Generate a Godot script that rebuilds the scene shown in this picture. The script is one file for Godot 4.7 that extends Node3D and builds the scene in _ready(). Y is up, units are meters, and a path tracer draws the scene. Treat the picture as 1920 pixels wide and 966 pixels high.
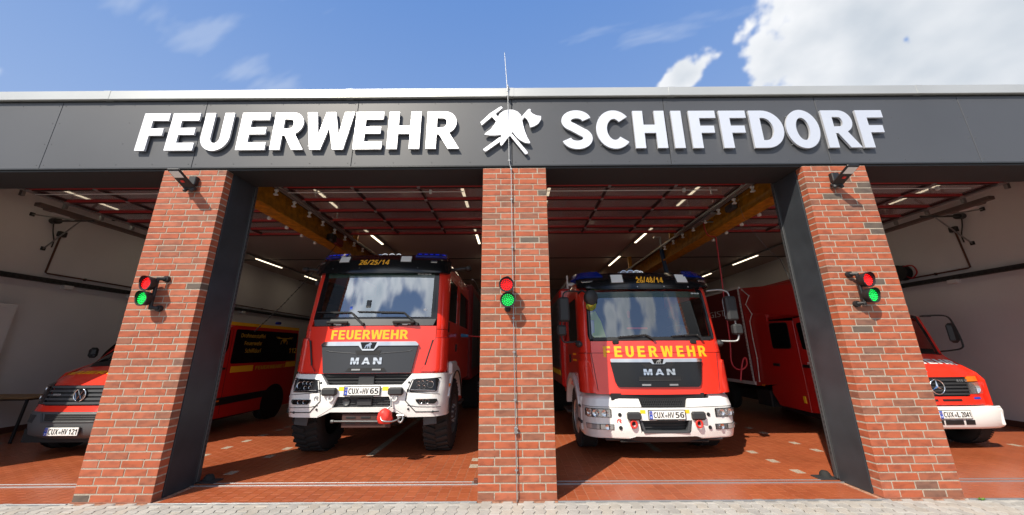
extends Node3D
# A fire station front: brick pillars, open sectional doors, two fire trucks and two vans inside.

# ---------------------------------------------------------------- mesh building
class MB:
	# collects triangles; faces are given counter-clockwise seen from outside
	var s := SurfaceTool.new()
	var xf := Transform3D()
	var grp := 1
	func _init(): s.begin(Mesh.PRIMITIVE_TRIANGLES)
	func tri(a: Vector3, b: Vector3, c: Vector3, g := -1):
		s.set_smooth_group(g)
		s.add_vertex(xf * a)
		if xf.basis.determinant() < 0.0:
			s.add_vertex(xf * b); s.add_vertex(xf * c)
		else:
			s.add_vertex(xf * c); s.add_vertex(xf * b)
	func quad(a: Vector3, b: Vector3, c: Vector3, d: Vector3, g := -1):
		tri(a, b, c, g); tri(a, c, d, g)
	func ng() -> int:
		grp += 1
		return grp
	func box(c: Vector3, size: Vector3, ch := 0.0):
		var h := size * 0.5
		if ch <= 0.0:
			var q := []
			for i in 8: q.append(c + Vector3(h.x * (1 if i & 1 else -1), h.y * (1 if i & 2 else -1), h.z * (1 if i & 4 else -1)))
			quad(q[4], q[5], q[7], q[6]); quad(q[1], q[0], q[2], q[3]); quad(q[5], q[1], q[3], q[7])
			quad(q[0], q[4], q[6], q[2]); quad(q[6], q[7], q[3], q[2]); quad(q[0], q[1], q[5], q[4])
			return
		ch = minf(ch, minf(h.x, minf(h.y, h.z)) * 0.98)
		var P := func(ax: int, sx: int, sy: int, sz: int) -> Vector3:
			var v := Vector3(h.x - ch, h.y - ch, h.z - ch)
			v[ax] = h[ax]
			return c + Vector3(v.x * sx, v.y * sy, v.z * sz)
		for sg in [-1, 1]:
			_q(P.call(0, sg, -1, -1), P.call(0, sg, 1, -1), P.call(0, sg, 1, 1), P.call(0, sg, -1, 1), c)
			_q(P.call(1, -1, sg, -1), P.call(1, 1, sg, -1), P.call(1, 1, sg, 1), P.call(1, -1, sg, 1), c)
			_q(P.call(2, -1, -1, sg), P.call(2, 1, -1, sg), P.call(2, 1, 1, sg), P.call(2, -1, 1, sg), c)
		for a in [-1, 1]:
			for b in [-1, 1]:
				_q(P.call(0, a, b, -1), P.call(1, a, b, -1), P.call(1, a, b, 1), P.call(0, a, b, 1), c)
				_q(P.call(0, a, -1, b), P.call(2, a, -1, b), P.call(2, a, 1, b), P.call(0, a, 1, b), c)
				_q(P.call(1, -1, a, b), P.call(2, -1, a, b), P.call(2, 1, a, b), P.call(1, 1, a, b), c)
				for d in [-1, 1]: _t(P.call(0, a, b, d), P.call(1, a, b, d), P.call(2, a, b, d), c)
	func _t(a: Vector3, b: Vector3, c: Vector3, o: Vector3, g := -1):
		if (b - a).cross(c - a).dot((a + b + c) / 3.0 - o) >= 0.0: tri(a, b, c, g)
		else: tri(a, c, b, g)
	func _q(a: Vector3, b: Vector3, c: Vector3, d: Vector3, o: Vector3, g := -1):
		if (c - a).cross(d - b).dot((a + b + c + d) / 4.0 - o) >= 0.0: quad(a, b, c, d, g)
		else: quad(a, d, c, b, g)
	func bar(a: Vector3, b: Vector3, w: float, h: float, ch := 0.0, up := Vector3.UP):
		# a box that runs from a to b, w wide and h high
		var old := xf
		var d := b - a
		var z := d.normalized()
		if absf(z.dot(up)) > 0.99: up = Vector3.RIGHT
		var x := up.cross(z).normalized()
		xf = old * Transform3D(Basis(x, z.cross(x), z), (a + b) * 0.5)
		box(Vector3.ZERO, Vector3(w, h, d.length()), ch)
		xf = old
	func grid(rows: Array, g: int, closed := false, flip := false):
		for i in rows.size() - 1:
			var r0: PackedVector3Array = rows[i]
			var r1: PackedVector3Array = rows[i + 1]
			var n := r0.size()
			for j in (n if closed else n - 1):
				var k := (j + 1) % n
				if flip: quad(r0[j], r1[j], r1[k], r0[k], g)
				else: quad(r0[j], r0[k], r1[k], r1[j], g)
	func ring(c: Vector3, x: Vector3, y: Vector3, n: int) -> PackedVector3Array:
		var r := PackedVector3Array()
		for i in n: r.append(c + x * cos(TAU * i / n) + y * sin(TAU * i / n))
		return r
	func fan(r: PackedVector3Array, c: Vector3, flip := false):
		for i in r.size():
			var k := (i + 1) % r.size()
			if flip: tri(c, r[k], r[i])
			else: tri(c, r[i], r[k])
	func cyl(a: Vector3, b: Vector3, ra: float, rb: float, n := 16, caps := true):
		var z := (b - a).normalized()
		var x := z.cross(Vector3.UP if absf(z.y) < 0.9 else Vector3.RIGHT).normalized()
		var y := z.cross(x)
		var r0 := ring(a, x * ra, y * ra, n)
		var r1 := ring(b, x * rb, y * rb, n)
		grid([r0, r1], ng(), true)
		if caps:
			fan(r0, a, true); fan(r1, b)
	func tube(p: PackedVector3Array, r: float, n := 8, caps := true):
		var rows := []
		var x := Vector3.ZERO
		for i in p.size():
			var d := (p[mini(i + 1, p.size() - 1)] - p[maxi(i - 1, 0)]).normalized()
			if x == Vector3.ZERO: x = d.cross(Vector3.UP if absf(d.y) < 0.9 else Vector3.RIGHT).normalized()
			x = (x - d * x.dot(d)).normalized()
			rows.append(ring(p[i], x * r, d.cross(x) * r, n))
		grid(rows, ng(), true)
		if caps:
			fan(rows[0], p[0], true); fan(rows[-1], p[-1])
	func lathe(prof: Array, o: Vector3, axis: Vector3, n := 32, hard := []):
		# prof: Vector2(radius, along the axis); hard lists the rows where the shading breaks
		var z := axis.normalized()
		var x := z.cross(Vector3.UP if absf(z.y) < 0.9 else Vector3.RIGHT).normalized()
		var y := z.cross(x)
		var g := ng()
		for i in prof.size() - 1:
			if i in hard: g = ng()
			grid([ring(o + z * prof[i].y, x * prof[i].x, y * prof[i].x, n), ring(o + z * prof[i + 1].y, x * prof[i + 1].x, y * prof[i + 1].x, n)], g, true)
	func prism(poly: PackedVector2Array, z0: float, z1: float, ch := 0.0, holes: Array = []):
		# a flat outline given depth; the front (z1) may carry a chamfer
		if Geometry2D.is_polygon_clockwise(poly): poly.reverse()
		var front := poly if ch <= 0.0 else MB.inset(poly, ch)
		for part in MB.cut(front, holes):
			var t := Geometry2D.triangulate_polygon(part)
			for i in range(0, t.size(), 3): _face(part[t[i]], part[t[i + 1]], part[t[i + 2]], z1, true)
		for part in MB.cut(poly, holes):
			var t := Geometry2D.triangulate_polygon(part)
			for i in range(0, t.size(), 3): _face(part[t[i]], part[t[i + 1]], part[t[i + 2]], z0, false)
		var n := poly.size()
		for i in n:
			var k := (i + 1) % n
			var a := poly[i]; var b := poly[k]
			quad(Vector3(a.x, a.y, z0), Vector3(b.x, b.y, z0), Vector3(b.x, b.y, z1 - ch), Vector3(a.x, a.y, z1 - ch))
			if ch > 0.0: quad(Vector3(a.x, a.y, z1 - ch), Vector3(b.x, b.y, z1 - ch), Vector3(front[k].x, front[k].y, z1), Vector3(front[i].x, front[i].y, z1))
		for h in holes:
			var hp: PackedVector2Array = h
			if Geometry2D.is_polygon_clockwise(hp): hp.reverse()
			for i in hp.size():
				var a := hp[i]; var b := hp[(i + 1) % hp.size()]
				quad(Vector3(b.x, b.y, z0), Vector3(a.x, a.y, z0), Vector3(a.x, a.y, z1), Vector3(b.x, b.y, z1))
	func _face(a: Vector2, b: Vector2, c: Vector2, z: float, front: bool):
		if ((b - a).cross(c - a) > 0.0) == front: tri(Vector3(a.x, a.y, z), Vector3(b.x, b.y, z), Vector3(c.x, c.y, z))
		else: tri(Vector3(a.x, a.y, z), Vector3(c.x, c.y, z), Vector3(b.x, b.y, z))
	static func inset(p: PackedVector2Array, d: float) -> PackedVector2Array:
		var q := PackedVector2Array()
		var n := p.size()
		for i in n:
			var e0 := (p[i] - p[(i + n - 1) % n]).normalized()
			var e1 := (p[(i + 1) % n] - p[i]).normalized()
			var n0 := Vector2(-e0.y, e0.x); var n1 := Vector2(-e1.y, e1.x)
			var m := (n0 + n1) / maxf(0.35, 1.0 + n0.dot(n1))
			q.append(p[i] + m * d)
		return q
	static func cut(poly: PackedVector2Array, holes: Array) -> Array:
		# a polygon with holes as polygons without: cut along a vertical through each hole
		var parts := [poly]
		for h in holes:
			var cx := 0.0
			for p in h: cx += p.x
			cx /= h.size()
			var next := []
			for part in parts:
				for side in [-1, 1]:
					var half := PackedVector2Array([Vector2(cx, -50), Vector2(cx + 50 * side, -50), Vector2(cx + 50 * side, 50), Vector2(cx, 50)])
					for piece in Geometry2D.intersect_polygons(part, half):
						for left in Geometry2D.clip_polygons(piece, h): next.append(left)
			parts = next
		return parts
	func mesh() -> ArrayMesh:
		s.generate_normals()
		return s.commit()

class Nose:
	# a vehicle's rounded nose: a front, two round corners and two sides, changing with height
	var h := []; var zf := []; var hw := []; var r := []; var bow := []
	func add(at: float, front: float, half: float, corner: float, belly: float):
		h.append(at); zf.append(front); hw.append(half); r.append(corner); bow.append(belly)
	func par(y: float) -> Array:
		var i := 0
		while i < h.size() - 2 and y > h[i + 1]: i += 1
		var t := clampf((y - h[i]) / (h[i + 1] - h[i]), -0.5, 1.5)
		return [lerpf(zf[i], zf[i + 1], t), lerpf(hw[i], hw[i + 1], t), lerpf(r[i], r[i + 1], t), lerpf(bow[i], bow[i + 1], t)]
	func p(sx: float, y: float) -> Vector3:
		var q := par(y)
		var flat: float = q[1] - q[2]
		var a := absf(sx)
		var sg := signf(sx)
		var v: Vector3
		if a <= flat: v = Vector3(a, y, q[0] - q[3] * (a / flat) * (a / flat))
		else:
			var zc: float = q[0] - q[3]
			var arc: float = q[2] * PI / 2
			if a <= flat + arc:
				var t: float = (a - flat) / q[2]
				v = Vector3(flat + q[2] * sin(t), y, zc - q[2] * (1 - cos(t)))
			else: v = Vector3(q[1], y, zc - q[2] - (a - flat - arc))
		if sg < 0: v.x = -v.x
		return v
	func nrm(sx: float, y: float) -> Vector3:
		var e := 0.004
		return (p(sx + e, y) - p(sx - e, y)).cross(p(sx, y + e) - p(sx, y - e)).normalized()
	func side(y: float) -> float:
		# where the side begins, measured along the surface
		var q := par(y)
		return q[1] - q[2] + q[2] * PI / 2
	func patch(mb: MB, rows: Array, off := 0.0, thick := 0.0, nc := 12, sub := 2):
		# a panel that follows the surface; rows: [height, from, to]
		var g := mb.ng()
		var full := []
		for i in rows.size() - 1:
			for k in sub: full.append([lerpf(rows[i][0], rows[i + 1][0], float(k) / sub), lerpf(rows[i][1], rows[i + 1][1], float(k) / sub), lerpf(rows[i][2], rows[i + 1][2], float(k) / sub)])
		full.append(rows[-1])
		var top := []; var low := []
		for rw in full:
			var a := PackedVector3Array(); var b := PackedVector3Array()
			for j in nc + 1:
				var sx: float = lerpf(rw[1], rw[2], float(j) / nc)
				var pt := p(sx, rw[0]); var nn := nrm(sx, rw[0])
				a.append(pt + nn * off); b.append(pt + nn * (off - thick))
			top.append(a); low.append(b)
		mb.grid(top, g)
		if thick > 0.0:
			for i in full.size() - 1:
				mb.quad(low[i][0], top[i][0], top[i + 1][0], low[i + 1][0])
				mb.quad(top[i][nc], low[i][nc], low[i + 1][nc], top[i + 1][nc])
			for j in nc:
				mb.quad(low[0][j], low[0][j + 1], top[0][j + 1], top[0][j])
				mb.quad(top[-1][j], top[-1][j + 1], low[-1][j + 1], low[-1][j])
	func wrap(m: ArrayMesh, at: Vector2, off := 0.004) -> ArrayMesh:
		# lays a flat mesh (lettering) on the surface
		var a := m.surface_get_arrays(0)
		var v: PackedVector3Array = a[0]
		for i in v.size():
			var q := v[i]
			var sx := at.x + q.x; var y := at.y + q.y
			v[i] = p(sx, y) + nrm(sx, y) * (off + q.z)
		var o := []
		o.resize(Mesh.ARRAY_MAX)
		o[0] = v
		if a[Mesh.ARRAY_INDEX] != null: o[Mesh.ARRAY_INDEX] = a[Mesh.ARRAY_INDEX]
		var r2 := ArrayMesh.new()
		r2.add_surface_from_arrays(Mesh.PRIMITIVE_TRIANGLES, o)
		return r2

class Shell extends Nose:
	# a vehicle's upper skin: a side profile drawn across its width; the second coordinate counts profile points
	var pz := []; var py := []; var ph := []; var cz := []; var cy := []
	func row(z: float, y: float, half: float, back := 0.05, drop := 0.03):
		pz.append(z); py.append(y); ph.append(half); cz.append(back); cy.append(drop)
	func p(x: float, t: float) -> Vector3:
		var i := clampi(int(floor(t)), 0, pz.size() - 2)
		var k := t - i
		var half: float = lerpf(ph[i], ph[i + 1], k)
		var f := clampf(absf(x) / half, 0.0, 1.0)
		f = f * f * f * f
		return Vector3(x, lerpf(py[i], py[i + 1], k) - lerpf(cy[i], cy[i + 1], k) * f, lerpf(pz[i], pz[i + 1], k) - lerpf(cz[i], cz[i + 1], k) * f)
	func half(t: float) -> float:
		var i := clampi(int(floor(t)), 0, pz.size() - 2)
		return lerpf(ph[i], ph[i + 1], t - i)

# ---------------------------------------------------------------- naming and parenting
var M := {}
var rng := RandomNumberGenerator.new()

func put(called: String, mesh: Variant, mat: Material, parent: Node = self, at := Vector3.ZERO) -> MeshInstance3D:
	var o := MeshInstance3D.new()
	o.name = called
	o.mesh = mesh.mesh() if mesh is MB else mesh
	o.material_override = mat
	o.position = at
	parent.add_child(o, true)
	return o

func tag(o: Node, label: String, category := "", group := "", kind := ""):
	if label: o.set_meta("label", label)
	if category: o.set_meta("category", category)
	if group: o.set_meta("group", group)
	if kind: o.set_meta("kind", kind)

func thing(called: String, label: String, category: String, at := Vector3.ZERO, turn := 0.0, group := "") -> Node3D:
	var o := Node3D.new()
	o.name = called
	o.position = at
	o.rotation.y = turn
	add_child(o, true)
	tag(o, label, category, group)
	return o

func bx(c: Vector3, size: Vector3, ch := 0.0) -> MB:
	var m := MB.new()
	m.box(c, size, ch)
	return m

func V2(a: Array) -> PackedVector2Array:
	var p := PackedVector2Array()
	for i in range(0, a.size(), 2): p.append(Vector2(a[i], a[i + 1]))
	return p

func V3(a: Array) -> PackedVector3Array:
	var p := PackedVector3Array()
	for i in range(0, a.size(), 3): p.append(Vector3(a[i], a[i + 1], a[i + 2]))
	return p

func curve(a: Array, n := 6) -> PackedVector3Array:
	# a smooth line through the points
	var q := V3(a)
	var out := PackedVector3Array()
	for i in q.size() - 1:
		for k in n: out.append(q[i].cubic_interpolate(q[i + 1], q[maxi(i - 1, 0)], q[mini(i + 2, q.size() - 1)], float(k) / n))
	out.append(q[-1])
	return out

func round_poly(p: PackedVector2Array, rad: float, n := 4) -> PackedVector2Array:
	# the outline with its corners rounded
	var q := PackedVector2Array()
	var c := p.size()
	for i in c:
		var a := p[(i + c - 1) % c]; var b := p[i]; var d := p[(i + 1) % c]
		var r0 := minf(rad, minf(a.distance_to(b), b.distance_to(d)) * 0.45)
		var s := b + (a - b).normalized() * r0
		var e := b + (d - b).normalized() * r0
		for k in n + 1:
			var t := float(k) / n
			q.append(s.lerp(b, t).lerp(b.lerp(e, t), t))
	return q

func rrect(x0: float, y0: float, x1: float, y1: float, rad: float, n := 4) -> PackedVector2Array:
	return round_poly(V2([x0, y0, x1, y0, x1, y1, x0, y1]), rad, n)

# ---------------------------------------------------------------- lettering
func arc(cx: float, cy: float, rx: float, ry: float, a0: float, a1: float, n := 14, pw := 1.0) -> PackedVector2Array:
	var p := PackedVector2Array()
	for i in n + 1:
		var a := deg_to_rad(lerpf(a0, a1, float(i) / n))
		var c := cos(a); var s := sin(a)
		p.append(Vector2(cx + rx * signf(c) * pow(absf(c), pw), cy + ry * signf(s) * pow(absf(s), pw)))
	return p

func glyph(ch: String) -> Array:
	# [width, outline, holes] of a heavy capital of height 1
	var T := 0.24
	match ch:
		"I": return [T, V2([0, 0, T, 0, T, 1, 0, 1]), []]
		"F": return [0.63, V2([0, 0, T, 0, T, .4, .56, .4, .56, .59, T, .59, T, .8, .63, .8, .63, 1, 0, 1]), []]
		"E": return [0.66, V2([0, 0, .66, 0, .66, .2, T, .2, T, .415, .61, .415, .61, .6, T, .6, T, .8, .65, .8, .65, 1, 0, 1]), []]
		"H": return [0.76, V2([0, 0, T, 0, T, .4, .52, .4, .52, 0, .76, 0, .76, 1, .52, 1, .52, .62, T, .62, T, 1, 0, 1]), []]
		"L": return [0.6, V2([0, 0, .6, 0, .6, .2, T, .2, T, 1, 0, 1]), []]
		"T": return [0.66, V2([.21, 0, .45, 0, .45, .8, .66, .8, .66, 1, 0, 1, 0, .8, .21, .8]), []]
		"K": return [0.78, V2([0, 0, T, 0, T, .3, .32, .4, .5, 0, .78, 0, .5, .58, .76, 1, .48, 1, T, .62, T, 1, 0, 1]), []]
		"G":
			var c1 := Geometry2D.offset_polyline(arc(.39, .5, .28, .4, 40, 330, 26), .11, Geometry2D.JOIN_ROUND, Geometry2D.END_BUTT)[0]
			return [0.78, Geometry2D.merge_polygons(c1, V2([.42, .36, .76, .36, .76, .55, .42, .55]))[0], []]
		"M": return [0.95, V2([0, 0, .22, 0, .22, .62, .39, 0, .56, 0, .73, .62, .73, 0, .95, 0, .95, 1, .63, 1, .475, .42, .32, 1, 0, 1]), []]
		"N": return [0.8, V2([0, 0, .23, 0, .23, .58, .55, 0, .8, 0, .8, 1, .57, 1, .57, .43, .26, 1, 0, 1]), []]
		"A": return [0.84, V2([0, 0, .24, 0, .29, .17, .55, .17, .6, 0, .84, 0, .54, 1, .3, 1]), [V2([.34, .34, .5, .34, .42, .68])]]
		"W": return [1.12, V2([.17, 0, .42, 0, .56, .58, .7, 0, .95, 0, 1.12, 1, .89, 1, .8, .38, .67, 1, .45, 1, .32, .38, .23, 1, 0, 1]), []]
		"U":
			var p := PackedVector2Array([Vector2(0, 1)])
			p.append_array(arc(.36, .36, .36, .375, 180, 360, 16))
			p.append_array(V2([.72, 1, .48, 1]))
			p.append_array(arc(.36, .34, .12, .155, 360, 180, 10))
			p.append(Vector2(T, 1))
			return [0.72, p, []]
		"C": return [0.705, Geometry2D.offset_polyline(arc(.39, .5, .275, .4, 42, 318, 26), .115, Geometry2D.JOIN_ROUND, Geometry2D.END_BUTT)[0], []]
		"S":
			var p := arc(.36, .735, .245, .178, 12, 245, 16)
			p.append_array(arc(.36, .27, .25, .182, 62, -168, 16))
			return [0.72, Geometry2D.offset_polyline(p, .108, Geometry2D.JOIN_ROUND, Geometry2D.END_BUTT)[0], []]
		"O": return [0.78, arc(.39, .5, .39, .515, 0, 350, 35), [arc(.39, .5, .155, .3, 0, 348, 29)]]
		"D":
			var p := PackedVector2Array([Vector2(0, 0)])
			p.append_array(arc(.3, .5, .46, .5, -90, 90, 18))
			p.append(Vector2(0, 1))
			var q := PackedVector2Array([Vector2(T, .2)])
			q.append_array(arc(.3, .5, .22, .3, -90, 90, 14))
			q.append(Vector2(T, .8))
			return [0.76, p, [q]]
		"R":
			var p := PackedVector2Array([Vector2(T, .38), Vector2(.3, .38), Vector2(.52, 0), Vector2(.79, 0), Vector2(.54, .42)])
			p.append_array(arc(.42, .7, .29, .3, -62, 90, 14))
			p.append_array(V2([0, 1, 0, 0, T, 0]))
			var q := PackedVector2Array([Vector2(T, .56)])
			q.append_array(arc(.39, .69, .085, .125, -90, 90, 8))
			q.append(Vector2(T, .82))
			return [0.78, p, [q]]
	return [0.3, PackedVector2Array(), []]

func letter(ch: String, height: float, depth: float, width := 0.0, ch2 := 0.0) -> MB:
	var g := glyph(ch)
	var m := MB.new()
	var k: float = 1.0 if width <= 0.0 else width / (g[0] * height)
	m.xf = Transform3D(Basis.from_scale(Vector3(height * k, height, 1)), Vector3.ZERO)
	if g[1].size() > 2: m.prism(g[1], 0.0, depth, 0.0, g[2])
	return m

func word(text: String, height: float, width: float, depth: float, gap := 0.1, slant := 0.0) -> ArrayMesh:
	# heavy capitals side by side, centred, as one mesh
	var total := 0.0
	for i in text.length(): total += glyph(text[i])[0] + ((gap - _tuck(text[i - 1], text[i], gap)) if i > 0 else 0.0)
	var kx := width / total
	var m := MB.new()
	var x := -width / 2
	for i in text.length():
		var g := glyph(text[i])
		m.xf = Transform3D(Basis(Vector3(kx, 0, 0), Vector3(slant * height, height, 0), Vector3(0, 0, 1)), Vector3(x, -height / 2, 0))
		if g[1].size() > 2: m.prism(g[1], 0.0, depth, 0.0, g[2])
		x += (g[0] + gap - (_tuck(text[i], text[i + 1], gap) if i + 1 < text.length() else 0.0)) * kx
	return m.mesh()

func _tuck(a: String, b: String, gap: float) -> float:
	# slanting letters sit closer together
	return 0.09 if (b == "W" or a == "W") and gap < 0.2 else 0.0

func print_text(text: String, height: float, width := 0.0, depth := 0.002, slant := 0.0, bold := true) -> ArrayMesh:
	# ordinary lettering, centred; height is that of a capital
	var f := SystemFont.new()
	f.font_names = PackedStringArray(["Droid Sans"])
	f.font_weight = 700 if bold else 400
	var t := TextMesh.new()
	t.text = text; t.font = f; t.font_size = 64; t.pixel_size = height / 45.7; t.depth = depth; t.curve_step = 4.0
	var a := t.get_mesh_arrays()
	var v: PackedVector3Array = a[0]
	var lo := Vector3.INF; var hi := -Vector3.INF
	for p in v:
		lo = lo.min(p); hi = hi.max(p)
	var kx := 1.0 if width <= 0.0 else width / (hi.x - lo.x)
	for i in v.size():
		var p := v[i] - (lo + hi) / 2
		v[i] = Vector3(p.x * kx + p.y * slant, p.y, p.z + depth / 2)
	var o := []
	o.resize(Mesh.ARRAY_MAX)
	o[0] = v
	if a[Mesh.ARRAY_INDEX] != null: o[Mesh.ARRAY_INDEX] = a[Mesh.ARRAY_INDEX]
	var r := ArrayMesh.new()
	r.add_surface_from_arrays(Mesh.PRIMITIVE_TRIANGLES, o)
	return r

# ---------------------------------------------------------------- materials
func lin(r: float, g: float, b: float, a := 1.0) -> Color:
	var c := Color(r, g, b).linear_to_srgb()
	c.a = a
	return c

func mat(called: String, c: Color, rough := 0.6, metal := 0.0) -> StandardMaterial3D:
	var m := StandardMaterial3D.new()
	m.resource_name = called
	m.albedo_color = c
	m.roughness = rough
	m.metallic = metal
	M[called] = m
	return m

func noise_tex(freq: float, lo: Color, mid: Color, hi: Color, seed_ := 1, size := 512, oct := 5, kind := FastNoiseLite.TYPE_SIMPLEX_SMOOTH) -> NoiseTexture2D:
	var n := FastNoiseLite.new()
	n.seed = seed_; n.frequency = freq; n.fractal_octaves = oct; n.noise_type = kind
	var t := NoiseTexture2D.new()
	t.width = size; t.height = size; t.seamless = true; t.noise = n
	var g := Gradient.new()
	g.offsets = PackedFloat32Array([0.15, 0.5, 0.85])
	g.colors = PackedColorArray([lo, mid, hi])
	t.color_ramp = g
	return t

func worn(m: StandardMaterial3D, freq: float, amount: float, scale: float, seed_ := 1, size := 512) -> StandardMaterial3D:
	# a mottled base colour laid over the material by its place in the world
	var a := 1.0 - amount
	m.albedo_texture = noise_tex(freq, Color(a, a, a), Color(1 - amount * .45, 1 - amount * .45, 1 - amount * .45), Color(1, 1, 1), seed_, size)
	m.uv1_triplanar = true
	m.uv1_world_triplanar = true
	m.uv1_scale = Vector3.ONE * scale
	return m

func relief(m: StandardMaterial3D, freq: float, strength: float, scale: float, seed_ := 3):
	var n := FastNoiseLite.new()
	n.seed = seed_; n.frequency = freq; n.fractal_octaves = 4
	var t := NoiseTexture2D.new()
	t.width = 512; t.height = 512; t.seamless = true; t.noise = n; t.as_normal_map = true; t.bump_strength = strength
	m.normal_enabled = true
	m.normal_texture = t
	m.uv1_triplanar = true
	m.uv1_world_triplanar = true
	m.uv1_scale = Vector3.ONE * scale

func rough_map(m: StandardMaterial3D, freq: float, lo: float, hi: float, scale: float, seed_ := 5):
	m.roughness = 1.0
	m.roughness_texture = noise_tex(freq, Color(lo, lo, lo), Color((lo + hi) / 2, (lo + hi) / 2, (lo + hi) / 2), Color(hi, hi, hi), seed_, 256)
	m.uv1_triplanar = true
	m.uv1_world_triplanar = true
	m.uv1_scale = Vector3.ONE * scale

func glow(called: String, c: Color, energy: float) -> StandardMaterial3D:
	var m := mat(called, c, 0.4)
	m.emission_enabled = true
	m.emission = c
	m.emission_energy_multiplier = energy
	return m

func materials():
	# brick in several firings
	var tones := [[.40, .104, .047], [.375, .090, .038], [.415, .124, .064], [.33, .102, .052], [.40, .094, .036], [.265, .102, .060], [.215, .105, .072], [.12, .092, .074]]
	for i in tones.size():
		var b := mat("brick_%d" % i, lin(tones[i][0], tones[i][1], tones[i][2]), 0.75)
		var hi := Color(1, 1, 1)
		var pale: Color = Color(1, .93, .88)
		b.albedo_texture = noise_tex(0.012, Color(.84, .82, .82), Color(.95, .94, .93), hi.lerp(pale, .5), 20 + i, 256, 5)
		b.uv1_triplanar = true; b.uv1_world_triplanar = true; b.uv1_scale = Vector3(1.7, 3.4, 1.7)
		var n := FastNoiseLite.new()
		n.seed = 7; n.frequency = 0.06; n.fractal_octaves = 4
		if i == 0:
			var t := NoiseTexture2D.new()
			t.width = 512; t.height = 512; t.seamless = true; t.noise = n; t.as_normal_map = true; t.bump_strength = 3.0
			M["brick_bump"] = t
		b.normal_enabled = true; b.normal_texture = M["brick_bump"]; b.normal_scale = 0.6
	worn(mat("mortar", lin(.48, .42, .34), 0.95), 0.03, 0.15, 2.0, 11)
	relief(M.mortar, 0.15, 6.0, 2.0)
	var tt := [[.365, .096, .039], [.355, .091, .037], [.375, .101, .042], [.35, .089, .037], [.365, .099, .041]]
	for i in tt.size():
		worn(mat("tile_%d" % i, lin(tt[i][0], tt[i][1], tt[i][2]), 0.30), 0.008, 0.08, 0.35, 40 + i, 256)
	worn(mat("grout", lin(.50, .26, .17), 0.9), 0.03, 0.3, 1.5, 12)
	worn(mat("white_tile", lin(.50, .41, .32), 0.5), 0.03, 0.25, 2.0, 13)
	var tp := [[.40, .385, .355], [.415, .395, .36], [.385, .37, .345], [.41, .38, .335]]
	for i in tp.size():
		worn(mat("paver_%d" % i, lin(tp[i][0], tp[i][1], tp[i][2]), 0.9), 0.012, 0.12, 0.6, 60 + i, 256)
		M["paver_%d" % i].normal_enabled = true; M["paver_%d" % i].normal_texture = M["brick_bump"]; M["paver_%d" % i].normal_scale = 0.25
	worn(mat("paving_sand", lin(.30, .28, .24), 0.95), 0.02, 0.35, 0.5, 15)
	worn(mat("concrete", lin(.40, .39, .37), 0.9), 0.02, 0.25, 0.6, 16)
	# metal cladding and trim
	worn(mat("anthracite", lin(.062, .066, .076), 0.52), 0.004, 0.05, 0.2, 17)
	M.anthracite.metallic_specular = 0.5
	worn(mat("jamb_metal", lin(.036, .042, .050), 0.45), 0.01, 0.15, 0.4, 18)
	mat("soffit", lin(.022, .023, .025), 0.6)
	worn(mat("coping", lin(.52, .53, .52), 0.40, 0.45), 0.004, 0.05, 0.2, 19)
	mat("sign_white", lin(.80, .81, .84), 0.46, 0.7)
	mat("weed", lin(.10, .22, .03), 0.7)
	mat("grille_grey", lin(.030, .034, .042), 0.45)
	mat("winch_brown", lin(.06, .025, .02), 0.6)
	mat("plug_blue", lin(.03, .22, .45), 0.4)
	mat("visor_red_black", lin(.03, .006, .006), 0.15)
	mat("rim_silver", lin(.45, .46, .47), 0.4, 0.6)
	mat("yellow_dim", lin(.55, .36, .02), 0.6)
	mat("clear_indicator", lin(.45, .43, .42), 0.15, 0.3)
	mat("jacket_reflection", lin(.50, .60, .10), 0.1, 0.6)
	mat("dark_steel", lin(.10, .105, .11), 0.5, 0.6)
	mat("bumper_grey", lin(.085, .090, .096), 0.45)
	mat("drive_brown", lin(.16, .125, .11), 0.6)
	mat("steel", lin(.42, .42, .42), 0.35, 0.9)
	mat("galvanised", lin(.36, .37, .38), 0.5, 0.7)
	mat("chrome", lin(.80, .80, .80), 0.08, 1.0)
	mat("black_plastic", lin(.012, .012, .013), 0.5)
	mat("dark_plastic", lin(.028, .030, .033), 0.55)
	mat("grey_plastic", lin(.050, .054, .060), 0.5)
	mat("gloss_black", lin(.008, .008, .009), 0.12)
	mat("rubber", lin(.014, .014, .014), 0.85)
	relief(mat("tyre_rubber", lin(.016, .016, .016), 0.9), 0.08, 2.0, 3.0)
	# hall
	worn(mat("wall_paint", lin(.76, .75, .765), 0.9), 0.006, 0.04, 0.15, 21)
	mat("ceiling_paint", lin(.50, .43, .40), 0.9)
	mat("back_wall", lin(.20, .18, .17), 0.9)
	mat("door_red", lin(.36, .022, .022), 0.4)
	mat("door_dark", lin(.03, .012, .012), 0.5)
	var pane := mat("door_pane", lin(.30, .23, .25, 0.42), 0.12)
	pane.transparency = BaseMaterial3D.TRANSPARENCY_ALPHA
	worn(mat("crane_yellow", lin(.55, .24, .012), 0.5), 0.02, 0.3, 0.6, 22)
	mat("skirting", lin(.10, .035, .022), 0.6)
	mat("wood", lin(.34, .21, .10), 0.55)
	glow("lamp_tube", Color(1.0, .93, .80), 2.2)
	# vehicles
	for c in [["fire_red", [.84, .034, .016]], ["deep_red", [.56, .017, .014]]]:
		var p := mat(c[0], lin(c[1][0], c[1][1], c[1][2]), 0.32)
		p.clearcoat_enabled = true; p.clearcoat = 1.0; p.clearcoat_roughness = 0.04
	var w := mat("white_paint", lin(.80, .80, .79), 0.35)
	w.clearcoat_enabled = true; w.clearcoat = 0.8; w.clearcoat_roughness = 0.06
	mat("tarp_red", lin(.16, .010, .014), 0.55)
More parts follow.
